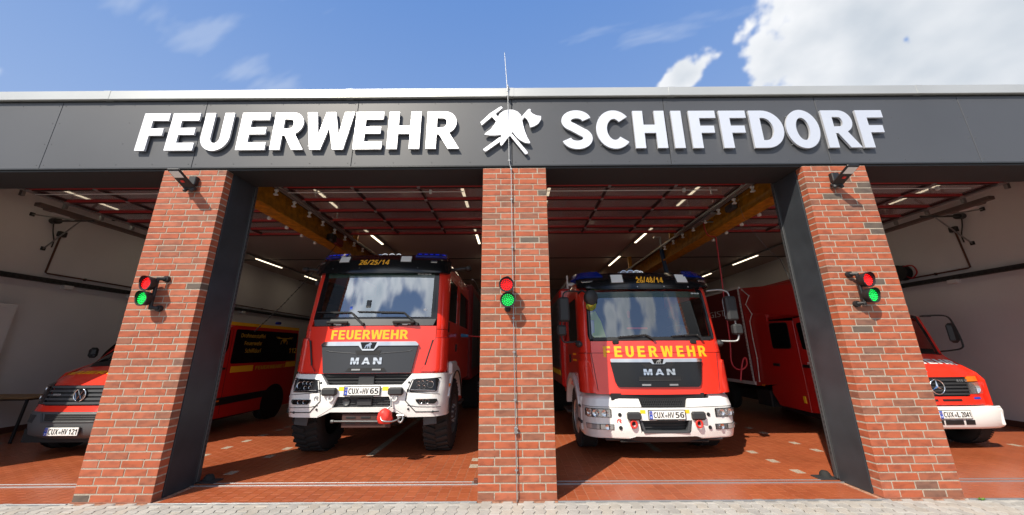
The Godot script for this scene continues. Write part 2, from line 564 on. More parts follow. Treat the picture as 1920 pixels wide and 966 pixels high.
	mat("yellow_print", lin(.90, .42, .01), 0.5)
	mat("yellow_film", lin(.85, .55, .02), 0.45)
	mat("white_print", lin(.78, .78, .78), 0.5)
	mat("black_print", lin(.01, .01, .012), 0.5)
	mat("plate_white", lin(.78, .78, .76), 0.4)
	mat("plate_blue", lin(.01, .06, .45), 0.4)
	mat("orange_lens", lin(.80, .20, .02), 0.15)
	mat("blue_lens", lin(.003, .02, .22), 0.12)
	mat("lamp_bowl", lin(.55, .55, .56), 0.18, 0.9)
	mat("hook_red", lin(.65, .03, .02), 0.5)
	mat("hi_vis", lin(.45, .62, .04), 0.8)
	mat("seat_cloth", lin(.03, .03, .034), 0.9)
	mat("cabin", lin(.022, .023, .025), 0.8)
	mat("blue_hose", lin(.008, .035, .09), 0.5)
	mat("red_hose", lin(.42, .02, .03), 0.5)
	var white1 := Image.create(4, 4, false, Image.FORMAT_RGBA8)
	white1.fill(Color(1, 1, 1, 1))
	var wt := ImageTexture.create_from_image(white1)
	# windscreen glass made part mirror, part clear, to strengthen the sky's reflection
	var g := mat("windscreen", lin(.72, .75, .78, 0.42), 0.02, 1.0)
	g.transparency = BaseMaterial3D.TRANSPARENCY_ALPHA
	g.albedo_texture = wt
	var gb := mat("windscreen_grey", lin(.66, .69, .72, 0.27), 0.02, 1.0)
	gb.transparency = BaseMaterial3D.TRANSPARENCY_ALPHA
	gb.albedo_texture = wt
	var g2 := mat("clear_cover", lin(.9, .9, .9, 0.06), 0.03)
	g2.transparency = BaseMaterial3D.TRANSPARENCY_ALPHA
	glow("blue_led", Color(.10, .22, 1.0), 0.15)
	var g3 := mat("sun_strip", lin(.04, .075, .06, .72), 0.05)
	g3.transparency = BaseMaterial3D.TRANSPARENCY_ALPHA
	g3.albedo_texture = wt
	mat("side_glass", lin(.006, .007, .008), 0.06)
	glow("signal_red", Color(1.0, .04, .05), 0.75)
	glow("signal_green", Color(.0, .85, .32), 0.95)
	mat("signal_red_dark", lin(.16, .003, .005), 0.3)
	mat("signal_green_dark", lin(.005, .07, .03), 0.3)

# ---------------------------------------------------------------- the sky
func make_sky() -> Sky:
	var W := 2048; var H := 1024
	var a := FastNoiseLite.new(); a.seed = 4; a.frequency = 1.0; a.fractal_octaves = 6; a.fractal_gain = 0.55
	var b := FastNoiseLite.new(); b.seed = 9; b.frequency = 1.0; b.fractal_octaves = 3
	var wisp := FastNoiseLite.new(); wisp.seed = 31; wisp.frequency = 1.0; wisp.fractal_octaves = 5; wisp.fractal_gain = 0.6
	var data := PackedFloat32Array()
	data.resize(W * H * 3)
	var k := 0
	for y in H:
		var el := PI / 2 - (y + 0.5) / H * PI
		var se := sin(el); var ce := cos(el)
		if el < -0.03:
			for x in W:
				data[k] = .24; data[k + 1] = .23; data[k + 2] = .21
				k += 3
			continue
		var hz := pow(1.0 - maxf(se, 0.0), 1.3)
		var base := Vector3(.070, .185, .48).lerp(Vector3(.38, .49, .68), hz)
		var eld := rad_to_deg(el)
		for x in W:
			var az := wrapf((x + 0.5) / W * TAU, -PI, PI)
			var dx := sin(az) * ce; var dz := -cos(az) * ce
			var azd := rad_to_deg(az)
			var c := base
			# thin high streaks, drawn out along one direction
			var px := dx / (se + 0.25); var pz := dz / (se + 0.25)
			var st := wisp.get_noise_2d((px + pz * 0.35) * 1.5, (pz - px * 0.35) * 8.0)
			var sm := b.get_noise_2d(px * 1.3 + 5.0, pz * 1.3)
			var veil := maxf(0.0, 1.0 - Vector2((azd + 46.0) / 22.0, (eld - 35.0 + (azd + 46.0) * 0.10) / 4.5).length()) * 0.5
			veil = maxf(veil, maxf(0.0, 1.0 - Vector2((azd - 20.0) / 24.0, (eld - 46.5 + (azd - 20.0) * 0.25) / 4.0).length()) * 0.4)
			var sd := clampf((st * 0.8 + sm * 0.3 - 0.42 + veil) * 0.8, 0.0, 0.25)
			c = c.lerp(Vector3(.60, .65, .72), sd)
			# heaped clouds: banks in some quarters of the sky, torn at the rim
			var n := a.get_noise_3d(dx * 5.0, se * 7.0, dz * 5.0)
			var fine := a.get_noise_3d(dx * 17.0 + 3.0, se * 20.0, dz * 17.0)
			var bank := 1.0 - Vector2((azd - 59.5) / 20.0, (eld - 34.0) / 17.0).length()
			bank = maxf(bank, 0.42 - Vector2((azd - 30.6) / 5.0, (eld - 37.9 - (azd - 30.6) * 0.2) / 1.9).length() * 0.42)
			bank = maxf(bank, 0.10 - Vector2((azd + 61.5) / 3.5, (eld - 25.0) / 1.6).length() * 0.4)
			# the half of the sky behind the camera is broken cloud
			var rear := clampf(dz * 2.2 + 0.2, 0.0, 1.0)
			var broken := b.get_noise_3d(dx * 3.2, se * 4.6, dz * 3.2) * 1.5 + 0.12
			bank = maxf(bank, lerpf(-0.7, broken, rear))
			bank = maxf(bank, 0.25 - absf(eld - 5.0) / 24.0)
			var hole := 0.32 - Vector2((azd - 54.9) / 1.5, (eld - 31.7) / 1.7).length() * 0.42 + fine * 0.55 + n * 0.2
			var d := bank * 1.25 + n * 0.42 + fine * 0.20
			if hole > 0.0 and absf(azd - 54.9) < 4.0 and absf(eld - 31.7) < 3.5: d -= hole * 3.2
			d = smoothstep(lerpf(0.02, -0.12, rear), lerpf(0.2, 0.55, rear), d)
			if d > 0.0:
				var body := clampf(bank * 1.6 + n * 0.5, 0.0, 1.0)
				var sh := b.get_noise_3d(dx * 6.0 + 9.0, se * 8.0, dz * 6.0) * 0.5 + a.get_noise_3d(dx * 9.0, se * 12.0, dz * 9.0) * 0.35
				var lit := clampf(0.98 - body * 0.66 + sh * 0.7, 0.0, 1.0)
				var col := Vector3(.40, .455, .52).lerp(Vector3(.74, .75, .77), lit)
				# out-of-view clouds near the sun, brightened to light the shade and windscreens
				var tow := maxf(0.0, dx * -0.39 + se * 0.78 + dz * 0.485)
				col *= 1.0 + 1.4 * pow(tow, 3.0)
				c = c.lerp(col, d)
			data[k] = c.x; data[k + 1] = c.y; data[k + 2] = c.z
			k += 3
	var im := Image.create_from_data(W, H, false, Image.FORMAT_RGBF, data.to_byte_array())
	var pm := PanoramaSkyMaterial.new()
	pm.panorama = ImageTexture.create_from_image(im)
	var sky := Sky.new()
	sky.sky_material = pm
	return sky

func _ready():
	rng.seed = 12
	# camera
	var cam := Camera3D.new()
	cam.name = "camera"
	cam.fov = 73.37
	cam.position = Vector3(-0.037, 1.5715, 4.285)
	cam.rotation = Vector3(0.262, 0.001, -0.0065)
	cam.near = 0.05; cam.far = 600.0
	add_child(cam)
	cam.current = true
	# sky, exposure
	var env := Environment.new()
	env.background_mode = Environment.BG_SKY
	env.sky = make_sky()
	env.ambient_light_source = Environment.AMBIENT_SOURCE_SKY
	env.tonemap_mode = Environment.TONE_MAPPER_LINEAR
	env.tonemap_exposure = 1.32
	env.sdfgi_enabled = true; env.ssao_enabled = true; env.ssil_enabled = true
	var we := WorldEnvironment.new()
	we.name = "environment"
	we.environment = env
	add_child(we)
	# sun: high, from the front left
	var sun := DirectionalLight3D.new()
	sun.name = "sun"
	sun.light_energy = 1.6
	sun.light_color = Color(1.0, 0.96, 0.89)
	sun.light_angular_distance = 0.5
	sun.shadow_enabled = true
	sun.look_at_from_position(Vector3.ZERO, Vector3(0.57, -1.0, -0.75))
	add_child(sun)
	materials()
	ground()
	station()
	pillars()
	doors()
	hall_fittings()
	sign_letters()
	facade_fittings()
	truck_tall()
	truck_low()
	crew_van()
	logistics_van()
	small_things()

# ---------------------------------------------------------------- ground, pavement, hall floor
const PS := 4.396      # from pillar to pillar
const PW := 0.865      # width of a pillar

func ground():
	var g := put("ground", bx(Vector3(0, -0.35, 0), Vector3(800, 0.5, 800)), M.paving_sand)
	tag(g, "wide flat ground of pale sandy concrete", "", "", "structure")
	# sawtooth-edged interlocking pavers
	var bed := put("pavement", bx(Vector3(0, -0.055, 5.06), Vector3(30, 0.08, 10.0)), M.paving_sand)
	tag(bed, "forecourt of interlocking pale concrete pavers", "", "", "structure")
	var L := 0.225; var D := 0.1125
	var ol := PackedVector2Array()
	var zig := [0.0, .013, 0.0, -.013, 0.0, .013, 0.0, -.013]
	for i in 9: ol.append(Vector2(-L / 2 + L * i / 8.0, -D / 2 + zig[i % 8]))
	for i in 9: ol.append(Vector2(L / 2 - L * i / 8.0, D / 2 + zig[(8 - i) % 8]))
	ol = MB.inset(ol, 0.0028)
	var m := MB.new()
	m.prism(ol, -0.03, 0.0, 0.004)
	m.xf = Transform3D.IDENTITY
	var pm := m.mesh()
	var flat := Basis(Vector3(0, 0, 1), Vector3(1, 0, 0), Vector3(0, 1, 0))   # outline lies on the ground, its long side in depth
	var rest := []
	var n := 0
	for col in range(-112, 113):
		var x := col * D
		for row in 12:
			var z := 0.215 + row * L - (L / 2 if col % 2 else 0.0)
			var near: bool = row < 2 and absf(x) < 6.9
			var tilt := Basis.from_euler(Vector3(rng.randfn(0, .004), 0, rng.randfn(0, .004)))
			var tr := Transform3D(tilt * flat, Vector3(x, rng.randfn(0, .0009), z))
			if near and n < 296:
				var o := put("paver", pm, M["paver_%d" % rng.randi_range(0, 3)], bed)
				o.transform = tr
				n += 1
			else: rest.append(tr)
	_many("pavers", pm, M.paver_0, rest, bed, [[.36, .35, .325], [.38, .365, .335], [.34, .325, .305]])
	# kerb stones along the edge and the steel angle in front of the tiles
	for i in range(-14, 14):
		var o := put("edging_stone", bx(Vector3(0.5, -0.06, 0), Vector3(0.992, 0.118, 0.045), 0.004), M["paver_%d" % (absi(i) % 4)], bed)
		o.position = Vector3(i, 0.0, 0.072)
	for b in [[-8.36, -4.83], [-3.96, -0.435], [0.435, 3.96], [4.83, 8.36]]:
		put("edge_angle", bx(Vector3((b[0] + b[1]) / 2, -0.02, 0.035), Vector3(b[1] - b[0], 0.06, 0.02), 0.002), M.galvanised, bed)
	# tiled hall floor
	var fl := put("hall_floor", bx(Vector3(-0.1, -0.0525, -7.48), Vector3(21.2, 0.1, 15.0)), M.grout)
	tag(fl, "red clay tiled floor of the vehicle hall", "", "", "structure")
	var TW := 0.12; var TD := 0.15
	var meshes := []
	for i in 2: meshes.append(bx(Vector3(0, -0.012, 0), Vector3(TW - 0.0045, 0.024, TD - 0.0045), 0.0009).mesh())
	var half := bx(Vector3(0, -0.012, 0), Vector3(TW - 0.0045, 0.024, TD / 2 - 0.0045), 0.0009).mesh()
	var lanes := {}
	for lane in [[-3.83, .91, .42, 5], [-4.97, 1.0, .42, 9], [3.77, .87, .42, 3], [4.82, 1.0, .42, 8], [8.32, 1.2, .45, 6], [-9.3, 1.2, .45, 6], [-0.60, 1.15, .32, 2], [-2.22, 1.78, .15, 20], [2.3, 1.9, .15, 18]]:
		var q := []
		for k in lane[3]: q.append(-lane[1] - lane[2] * k)
		lanes[int(round(lane[0] / TW))] = q
	var others := []; var whites := []
	var count := 0
	for ix in range(-86, 86):
		var x := ix * TW
		if x > 10.1 or x < -10.3: continue
		for iz in 68:
			var z := 0.02 - TD / 2 - iz * TD + (TD / 2 if ix % 2 else 0.0)
			var cut_half: bool = ix % 2 != 0 and iz == 0
			if cut_half: z -= TD / 4
			var apron := z > -0.45
			if apron and (absf(x) < 0.48 or absf(absf(x) - PS) < 0.48 or absf(x) > 8.3): continue
			var white := false
			for target in lanes.get(ix, []):
				if absf(z - target) <= TD * 0.499: white = true
			var y := rng.randfn(0, .0003)
			if cut_half: others.append(null); others[-1] = Transform3D(Basis.from_scale(Vector3(1, 1, 0.485)), Vector3(x, y, z))
			elif absf(x) < 3.95 and z > -0.85 and count < 297 and not white:
				var o := put("floor_tile", meshes[0], M["tile_%d" % rng.randi_range(0, 4)], fl)
				o.position = Vector3(x, y, z)
				count += 1
			elif white: whites.append(Vector3(x, y, z))
			else: others.append(Transform3D(Basis(), Vector3(x, y, z)))
	for w in whites:
		if w.z > -5.0: put("white_floor_tile", meshes[0], M.white_tile, fl).position = w
		else: others.append(Transform3D(Basis(), w))
	_many("floor_tiles", meshes[0], M.tile_0, others, fl, [[.365, .096, .039], [.355, .091, .037], [.375, .101, .042], [.35, .089, .037]])
	# the drainage slot under the doors
	for b in [[-8.36, -4.83], [-3.96, -0.435], [0.435, 3.96], [4.83, 8.36]]:
		var cx: float = (b[0] + b[1]) / 2
		put("drain_rail", bx(Vector3(cx, -0.001, -0.47), Vector3(b[1] - b[0], 0.02, 0.016), 0.002), M.galvanised, fl)
		put("drain_slot", bx(Vector3(cx, -0.003, -0.488), Vector3(b[1] - b[0], 0.012, 0.02)), M.black_plastic, fl)
		put("door_rail", bx(Vector3(cx, 0.001, -0.56), Vector3(b[1] - b[0], 0.012, 0.012), 0.002), M.galvanised, fl)

func _many(called: String, mesh: Mesh, m: StandardMaterial3D, at: Array, parent: Node, tones: Array):
	var mm := MultiMesh.new()
	mm.transform_format = MultiMesh.TRANSFORM_3D
	mm.use_colors = true
	mm.mesh = mesh
	mm.instance_count = at.size()
	var mc: StandardMaterial3D = m.duplicate()
	mc.albedo_color = Color.WHITE
	mc.vertex_color_use_as_albedo = true
	for i in at.size():
		mm.set_instance_transform(i, at[i])
		var t: Array = tones[rng.randi_range(0, tones.size() - 1)]
		mm.set_instance_color(i, Color(t[0], t[1], t[2]))
	var o := MultiMeshInstance3D.new()
	o.name = called
	o.multimesh = mm
	o.material_override = mc
	parent.add_child(o, true)
	o.set_meta("kind", "stuff")

# ---------------------------------------------------------------- the building
func station():
	var s := thing("fire_station", "flat-roofed fire station with dark fascia panels and four open red sectional doors", "fire station")
	# shell
	put("side_wall", bx(Vector3(-10.525, 2.5, -7.7), Vector3(0.25, 5.2, 15.4)), M.wall_paint, s)
	put("side_wall", bx(Vector3(10.325, 2.5, -7.7), Vector3(0.25, 5.2, 15.4)), M.wall_paint, s)
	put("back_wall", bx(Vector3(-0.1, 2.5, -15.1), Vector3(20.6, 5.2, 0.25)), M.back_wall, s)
	put("roof", bx(Vector3(-0.1, 5.08, -7.6), Vector3(24.0, 0.2, 15.0), 0.01), M.concrete, s)
	put("ceiling", bx(Vector3(-0.1, 4.93, -7.75), Vector3(20.6, 0.06, 14.5)), M.ceiling_paint, s)
	for z in [-4.1, -8.2, -12.2]: put("ceiling_joint", bx(Vector3(-0.1, 4.89, z), Vector3(20.6, 0.025, 0.05)), M.dark_plastic, s)
	# the lintel: dark soffit and body
	put("lintel_soffit", bx(Vector3(0, 4.02, -0.27), Vector3(24.0, 0.04, 0.50)), M.soffit, s)
	put("lintel", bx(Vector3(0, 4.50, -0.29), Vector3(24.0, 0.92, 0.48)), M.soffit, s)
	put("front_wall", bx(Vector3(-10.6, 2.0, -0.26), Vector3(2.76, 3.99, 0.46)), M.anthracite, s)
	put("front_wall", bx(Vector3(10.6, 2.0, -0.26), Vector3(2.76, 3.99, 0.46)), M.anthracite, s)
	# fascia panels with open joints, screwed along their edges
	var edges := [-11.0, -8.78, -6.58, -4.47, -2.262, -0.03, 2.172, 4.37, 6.45, 8.66, 10.9]
	for i in edges.size() - 1:
		var x0: float = edges[i] + 0.004; var x1: float = edges[i + 1] - 0.004
		var p := put("fascia_panel", bx(Vector3((x0 + x1) / 2, 4.575, -0.007), Vector3(x1 - x0, 1.07, 0.022), 0.002), M.anthracite, s)
		for yy in [4.09, 4.42, 4.76, 5.05]:
			for k in 5:
				if (yy == 4.42 or yy == 4.76) and k in [1, 3]: continue
				var sc := MB.new()
				var c := Vector3(lerpf(x0 + .045, x1 - .045, k / 4.0), yy, 0.004)
				sc.cyl(c, c + Vector3(0, 0, 0.003), 0.009, 0.006, 8)
				put("screw", sc, M.grey_plastic, p)
	put("coping_shadow_strip", bx(Vector3(0, 5.122, -0.03), Vector3(23.4, 0.03, 0.04)), M.soffit, s)  # dark strip drawn in for the shadow under the coping
	put("fascia_foot", bx(Vector3(0, 4.031, -0.004), Vector3(23.4, 0.012, 0.02), 0.001), M.jamb_metal, s)
	# the coping in lengths, each with a cover strip over its joint
	var cop := [-11.5, -8.6, -5.93, -2.4, -0.05, 2.3, 5.9, 8.9, 11.5]
	for i in cop.size() - 1:
		var cx: float = (cop[i] + cop[i + 1]) / 2
		var w: float = cop[i + 1] - cop[i]
		var m := MB.new()
		var prof := V2([-.30, 5.30, .052, 5.268, .056, 5.264, .056, 5.128, .048, 5.122, .030, 5.122, .030, 5.14, -.30, 5.14])
		m.xf = Transform3D(Basis(Vector3(0, 0, 1), Vector3(0, 1, 0), Vector3(-1, 0, 0)), Vector3(cx, 0, 0))
		m.prism(prof, -w / 2 + 0.002, w / 2 - 0.002)
		var c := put("coping", m, M.coping, s)
		var j := MB.new()
		j.xf = Transform3D(Basis(Vector3(0, 0, 1), Vector3(0, 1, 0), Vector3(-1, 0, 0)), Vector3(cop[i], 0, 0))
		j.prism(V2([-.30, 5.304, .054, 5.271, .059, 5.266, .059, 5.126, -.30, 5.15]), -0.05, 0.05)
		if i > 0: put("joint_cover", j, M.coping, c)
	# door jambs clad in dark metal
	for q in [-2, -1, 0, 1, 2]:
		if absi(q) == 2: _outer_pier(s, q * PS)
		put("pier", bx(Vector3(q * PS, 2.0, -0.31), Vector3(PW - 0.06, 3.99, 0.38)), M.concrete, s)
		for e in [-1, 1]:
			var j := put("jamb_panel", bx(Vector3(q * PS + e * (PW / 2 - 0.010), 2.0, -0.325), Vector3(0.03, 3.995, 0.402), 0.002), M.jamb_metal, s)
			put("jamb_edge_trim", bx(Vector3(q * PS + e * (PW / 2 + 0.002), 2.0, -0.522), Vector3(0.008, 3.99, 0.008), 0.002), M.dark_steel, j)
			# vertical door track with its row of slots
			var t := put("vertical_track", bx(Vector3(q * PS + e * (PW / 2 + 0.004), 2.02, -0.56), Vector3(0.024, 4.0, 0.05), 0.003), M.dark_steel, s)
			var sl := MB.new()
			for k in 60: sl.box(Vector3(q * PS + e * (PW / 2 + 0.0165), 0.3 + k * 0.06, -0.555), Vector3(0.003, 0.03, 0.012))
			put("track_slots", sl, M.black_plastic, t).set_meta("kind", "stuff")
	for q in [[-9.2, 1], [9.2, -1]]:
		put("jamb_panel", bx(Vector3(q[0], 2.0, -0.33), Vector3(0.03, 3.995, 0.4), 0.002), M.jamb_metal, s)
	put("skirting", bx(Vector3(-10.39, 0.06, -7.7), Vector3(0.02, 0.12, 14.4)), M.skirting, s)
	put("skirting", bx(Vector3(10.19, 0.06, -7.7), Vector3(0.02, 0.12, 14.4)), M.skirting, s)
	# back wall: dark doors and shelving read as one dim field, with a lighter door
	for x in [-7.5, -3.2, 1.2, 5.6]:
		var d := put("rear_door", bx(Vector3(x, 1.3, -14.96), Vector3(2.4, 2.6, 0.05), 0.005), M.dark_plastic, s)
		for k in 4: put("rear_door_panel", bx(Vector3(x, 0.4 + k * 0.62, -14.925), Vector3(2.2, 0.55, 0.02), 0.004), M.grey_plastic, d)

func _outer_pier(s: Node, x: float):
	# the pillars at the ends of the front, their bricks joined
	var m := MB.new()
	for c in 48:
		var bx0 := x - PW / 2
		for l in ([0.1775, 0.24, 0.24, 0.1775] if c % 2 == 0 else [0.24, 0.24, 0.24, 0.115]):
			m.box(Vector3(bx0 + l / 2, 0.0417 + c * 0.08333, -0.0575), Vector3(l - 0.0015, 0.07, 0.115), 0.002)
			bx0 += l + 0.01
	var p := put("brick_pier", bx(Vector3(x, 1.999, -0.0585), Vector3(PW - 0.005, 3.997, 0.1105)), M.mortar, s)
	put("bricks", m, M.brick_0, p).set_meta("kind", "stuff")

func pillars():
	var labels := ["brick pillar left of the tall fire truck, with a floodlight and signal lamps near its top", "middle brick pillar between the two fire trucks, a thin metal conductor running down it", "brick pillar right of the low fire truck, with a floodlight pointing up left at its top"]
	var lens := {"f": 0.240, "t": 0.1775, "h": 0.115}
	var shapes := {}
	for k in lens:
		for v in 2:
			var m := MB.new()
			m.box(Vector3.ZERO, Vector3(lens[k] - 0.0015, 0.0700, 0.115), 0.0022 + v * 0.0012)
			shapes[k + str(v)] = m.mesh()
	for q in 3:
		var x0 := (q - 1) * PS - PW / 2
		var p := thing("brick_pillar", labels[q], "pillar", Vector3((q - 1) * PS, 0, 0), 0.0, "brick pillars between the doors")
		put("mortar", bx(Vector3(0, 1.999, -0.0585), Vector3(PW - 0.005, 3.997, 0.1105)), M.mortar, p)
		put("plinth_seal", bx(Vector3(0, 0.004, -0.055), Vector3(PW + 0.01, 0.016, 0.13), 0.003), M.brick_5, p)
		for c in 48:
			var row := "tfft" if c % 2 == 0 else "fffh"
			if q == 2 and c % 2: row = "hfff"
			if q == 2 and c % 2 == 0: row = "tfft"
			var x := -PW / 2
			for ch in row:
				var l: float = lens[ch]
				var r := rng.randf()
				var tone := 0
				if r < .26: tone = 0
				elif r < .46: tone = 1
				elif r < .58: tone = 2
				elif r < .72: tone = 3
				elif r < .86: tone = 4
				elif r < .95: tone = 5
				elif r < .98: tone = 6
				else: tone = 7
				var o := put("brick", shapes[ch + str(rng.randi_range(0, 1))], M["brick_%d" % tone], p)
				o.position = Vector3(x + l / 2, 0.0417 + c * 0.08333 + rng.randfn(0, .0005), -0.0575 + rng.randfn(0, .0008))
				o.rotation = Vector3(0, rng.randfn(0, .002), rng.randfn(0, .0025))
				x += l + 0.01
		# weep slots low down, open joints without mortar
		for sx in [-0.25, 0.25]: put("weep_slot", bx(Vector3(sx * 1.0, 0.0417 + 5 * 0.08333, -0.0035), Vector3(0.012, 0.075, 0.004)), M.black_plastic, p)

# ---------------------------------------------------------------- sectional doors, opened up under the ceiling
func doors():
	var s := get_node("fire_station")
	for b in [-6.6, -2.2, 2.2, 6.6]:
		var d := Node3D.new()
		d.name = "sectional_door"
		d.position = Vector3(b, 4.3, 0)
		s.add_child(d, true)
		var w := 3.46
		var zs := [-1.12, -1.64, -2.16, -2.68, -3.19, -3.58]
		for i in zs.size():
			var z: float = zs[i]
			put("section_rail", bx(Vector3(0, 0, z + 0.022), Vector3(w, 0.05, 0.035), 0.004), M.door_red, d)
			put("section_seal", bx(Vector3(0, -0.012, z - 0.016), Vector3(w, 0.05, 0.03), 0.004), M.door_dark, d)
			if i == zs.size() - 1: break
			var z2: float = zs[i + 1]
			for k in 4:
				var x := -w / 2 + 0.03 + (w - 0.06) * k / 3.0
				put("mullion", bx(Vector3(x, 0.002, (z + z2) / 2), Vector3(0.045, 0.044, z - z2 - 0.075), 0.003), M.door_dark, d)
				if k < 3: put("pane", bx(Vector3(x + (w - 0.06) / 6.0, 0.008, (z + z2) / 2), Vector3((w - 0.06) / 3.0 - 0.05, 0.004, z - z2 - 0.08)), M.door_pane, d)
				var hb := MB.new()
				hb.box(Vector3(x, -0.03, z - 0.0), Vector3(0.05, 0.02, 0.07), 0.004)
				put("hinge", hb, M.galvanised, d)
		# curved and level tracks, spring shaft, pull rope
		for e in [-1, 1]:
			put("level_track", bx(Vector3(e * (w / 2 + 0.05), 0.0, -2.3), Vector3(0.05, 0.07, 3.0), 0.004), M.galvanised, d)
			var cv := MB.new()
			var pts := PackedVector3Array()
			for k in 9: pts.append(Vector3(e * (w / 2 + 0.05), -0.3 + 0.3 * sin(k / 8.0 * PI / 2), -0.575 - 0.3 * (1 - cos(k / 8.0 * PI / 2))))
			cv.tube(pts, 0.025, 6)
			put("curved_track", cv, M.galvanised, d)
			for z in [-1.2, -2.1, -3.0, -3.7]: put("track_hanger", bx(Vector3(e * (w / 2 + 0.05), 0.31, z), Vector3(0.03, 0.56, 0.03)), M.galvanised, d)
		var sh := MB.new()
		sh.cyl(Vector3(-w / 2 - 0.1, 0.08, -0.66), Vector3(w / 2 + 0.1, 0.08, -0.66), 0.016, 0.016, 8)
		put("spring_shaft", sh, M.galvanised, d)
		var sp := MB.new()
		sp.cyl(Vector3(-0.9, 0.08, -0.66), Vector3(0.5, 0.08, -0.66), 0.045, 0.045, 12)
		put("spring", sp, M.dark_plastic, d)
		var tp := MB.new()
		tp.tube(V3([-w / 2, -0.06, -1.22, w / 2 - 0.4, -0.06, -1.22]), 0.007, 6)
		put("safety_line", tp, M.white_print, d)
		put("line_clip", bx(Vector3(0.75, -0.06, -1.22), Vector3(0.045, 0.07, 0.04), 0.005), M.plate_white, d)

# ---------------------------------------------------------------- inside the hall
func copy(o: Node3D, label := "", at: Variant = null) -> Node3D:
	var c: Node3D = o.duplicate()
	c.name = o.name
	add_child(c, true)
	if label: c.set_meta("label", label)
	if at != null: c.position = at
	return c

func hall_fittings():
	var rows := [-9.2, -4.08, -1.06, 0.73, 3.80, 8.72]
	var row_names := ["far left row by the side wall", "row beside the left yellow crane beam", "row left of the middle pillar", "row right of the middle pillar", "row beside the right yellow crane beam", "far right row by the side wall"]
	var spots := [-2.45, -5.3, -8.35, -11.35]
	var near_names := ["nearest", "second", "third", "last"]
	for i in rows.size():
		var tr := bx(Vector3(0, 0, -7.2), Vector3(0.06, 0.045, 12.6), 0.004)
		var t := put("lighting_track", tr, M.galvanised, self, Vector3(rows[i], 4.855, 0))
		tag(t, "long thin ceiling track carrying the lamps of the %s" % row_names[i], "lighting track", "lighting tracks under the ceiling")
		for k in spots.size():
			var lamp := thing("ceiling_light", "%s lit strip light of the %s" % [near_names[k], row_names[i]], "ceiling light", Vector3(rows[i], 4.80, spots[k]), 0.0, "strip lights under the hall ceiling")
			put("housing", bx(Vector3(0, 0.012, 0), Vector3(0.075, 0.04, 1.46), 0.006), M.white_print, lamp)
			put("diffuser", bx(Vector3(0, -0.016, 0), Vector3(0.062, 0.018, 1.42), 0.006), M.lamp_tube, lamp)
			var l := AreaLight3D.new()
			l.name = "light"
			l.area_size = Vector2(0.06, 1.4)
			l.rotation.x = -PI / 2
			l.position.y = -0.032
			l.light_color = Color(1.0, .93, .80)
			l.light_energy = 0.10
			l.shadow_enabled = true
			lamp.add_child(l)
	# the two crane girders over the gaps between the bays
	for e in [-1, 1]:
		var c := thing("crane_beam", "long yellow steel crane girder above the %s" % ["left side of the tall fire truck", "right side of the low fire truck"][0 if e < 0 else 1], "crane beam", Vector3(e * 4.27, 3.93, 0), 0.0, "yellow crane girders")
		put("bottom_flange", bx(Vector3(0, 0.015, -6.9), Vector3(0.30, 0.03, 12.1), 0.004), M.crane_yellow, c)
		put("web", bx(Vector3(0, 0.235, -6.9), Vector3(0.10, 0.41, 12.1), 0.0), M.crane_yellow, c)
		put("top_flange", bx(Vector3(0, 0.455, -6.9), Vector3(0.26, 0.03, 12.1), 0.004), M.crane_yellow, c)
		put("end_stop", bx(Vector3(0.02 * e, 0.16, -0.835), Vector3(0.20, 0.22, 0.03), 0.01), M.hook_red, c)
		put("end_hole", bx(Vector3(-0.06 * e, 0.10, -0.815), Vector3(0.09, 0.06, 0.012), 0.005), M.black_plastic, c)
		for z in [-1.6, -4.6, -8.0, -11.5]:
			put("hanger", bx(Vector3(0, 0.70, z), Vector3(0.12, 0.46, 0.08), 0.004), M.crane_yellow, c)
		var r := put("power_rail", bx(Vector3(-e * 0.22, 0.36, -4.6), Vector3(0.05, 0.05, 7.4), 0.006), M.galvanised, c)
		put("cable_duct", bx(Vector3(-e * 0.15, 0.40, -4.6), Vector3(0.06, 0.06, 7.4), 0.006), M.dark_plastic, c)
		for k in 8:
			var z := -1.1 - k * 0.5
			var cl := MB.new()
			cl.box(Vector3(-e * 0.22, 0.30, z), Vector3(0.055, 0.035, 0.05), 0.006)
			cl.box(Vector3(-e * 0.22, 0.26, z), Vector3(0.03, 0.06, 0.03), 0.004)
			cl.box(Vector3(-e * 0.22, 0.222, z), Vector3(0.065, 0.025, 0.055), 0.006)
			put("rail_clip", cl, M.plate_white, c)
			if k < 5:
				var c2 := MB.new()
				c2.box(Vector3(e * 0.19, -0.01, z), Vector3(0.05, 0.05, 0.05), 0.006)
				c2.box(Vector3(e * 0.19, 0.03, z), Vector3(0.03, 0.05, 0.03), 0.004)
				put("rail_clip", c2, M.plate_white, c)
		if e < 0:
			put("hoist", bx(Vector3(0.16, 0.10, -3.4), Vector3(0.14, 0.16, 0.30), 0.02), M.tarp_red, c)
			put("hoist_motor", bx(Vector3(0.16, 0.11, -3.12), Vector3(0.16, 0.18, 0.20), 0.03), M.black_plastic, c)
		else:
			put("trolley_arm", bx(Vector3(-0.22, 0.30, -2.7), Vector3(0.12, 0.05, 0.9), 0.008), M.galvanised, c)
			put("trolley", bx(Vector3(-0.20, 0.20, -1.75), Vector3(0.10, 0.12, 0.24), 0.015), M.grey_plastic, c)
	# hoist chain on the left, hoses and rope on the right
	var ch := MB.new()
	ch.tube(curve([-4.1, 3.98, -3.35, -4.28, 3.7, -3.38, -5.05, 2.75, -3.45, -5.75, 2.0, -3.5]), 0.009, 6)
	var n := 0
	for p in curve([-4.28, 3.7, -3.38, -5.05, 2.75, -3.45, -5.75, 2.0, -3.5], 22):
		if n % 2: ch.box(p, Vector3(0.028, 0.028, 0.014))
		n += 1
	tag(put("hoist_chain", ch, M.black_plastic), "thin black hoist chain slanting down from the left yellow girder to the van", "chain")
	var bh := MB.new()
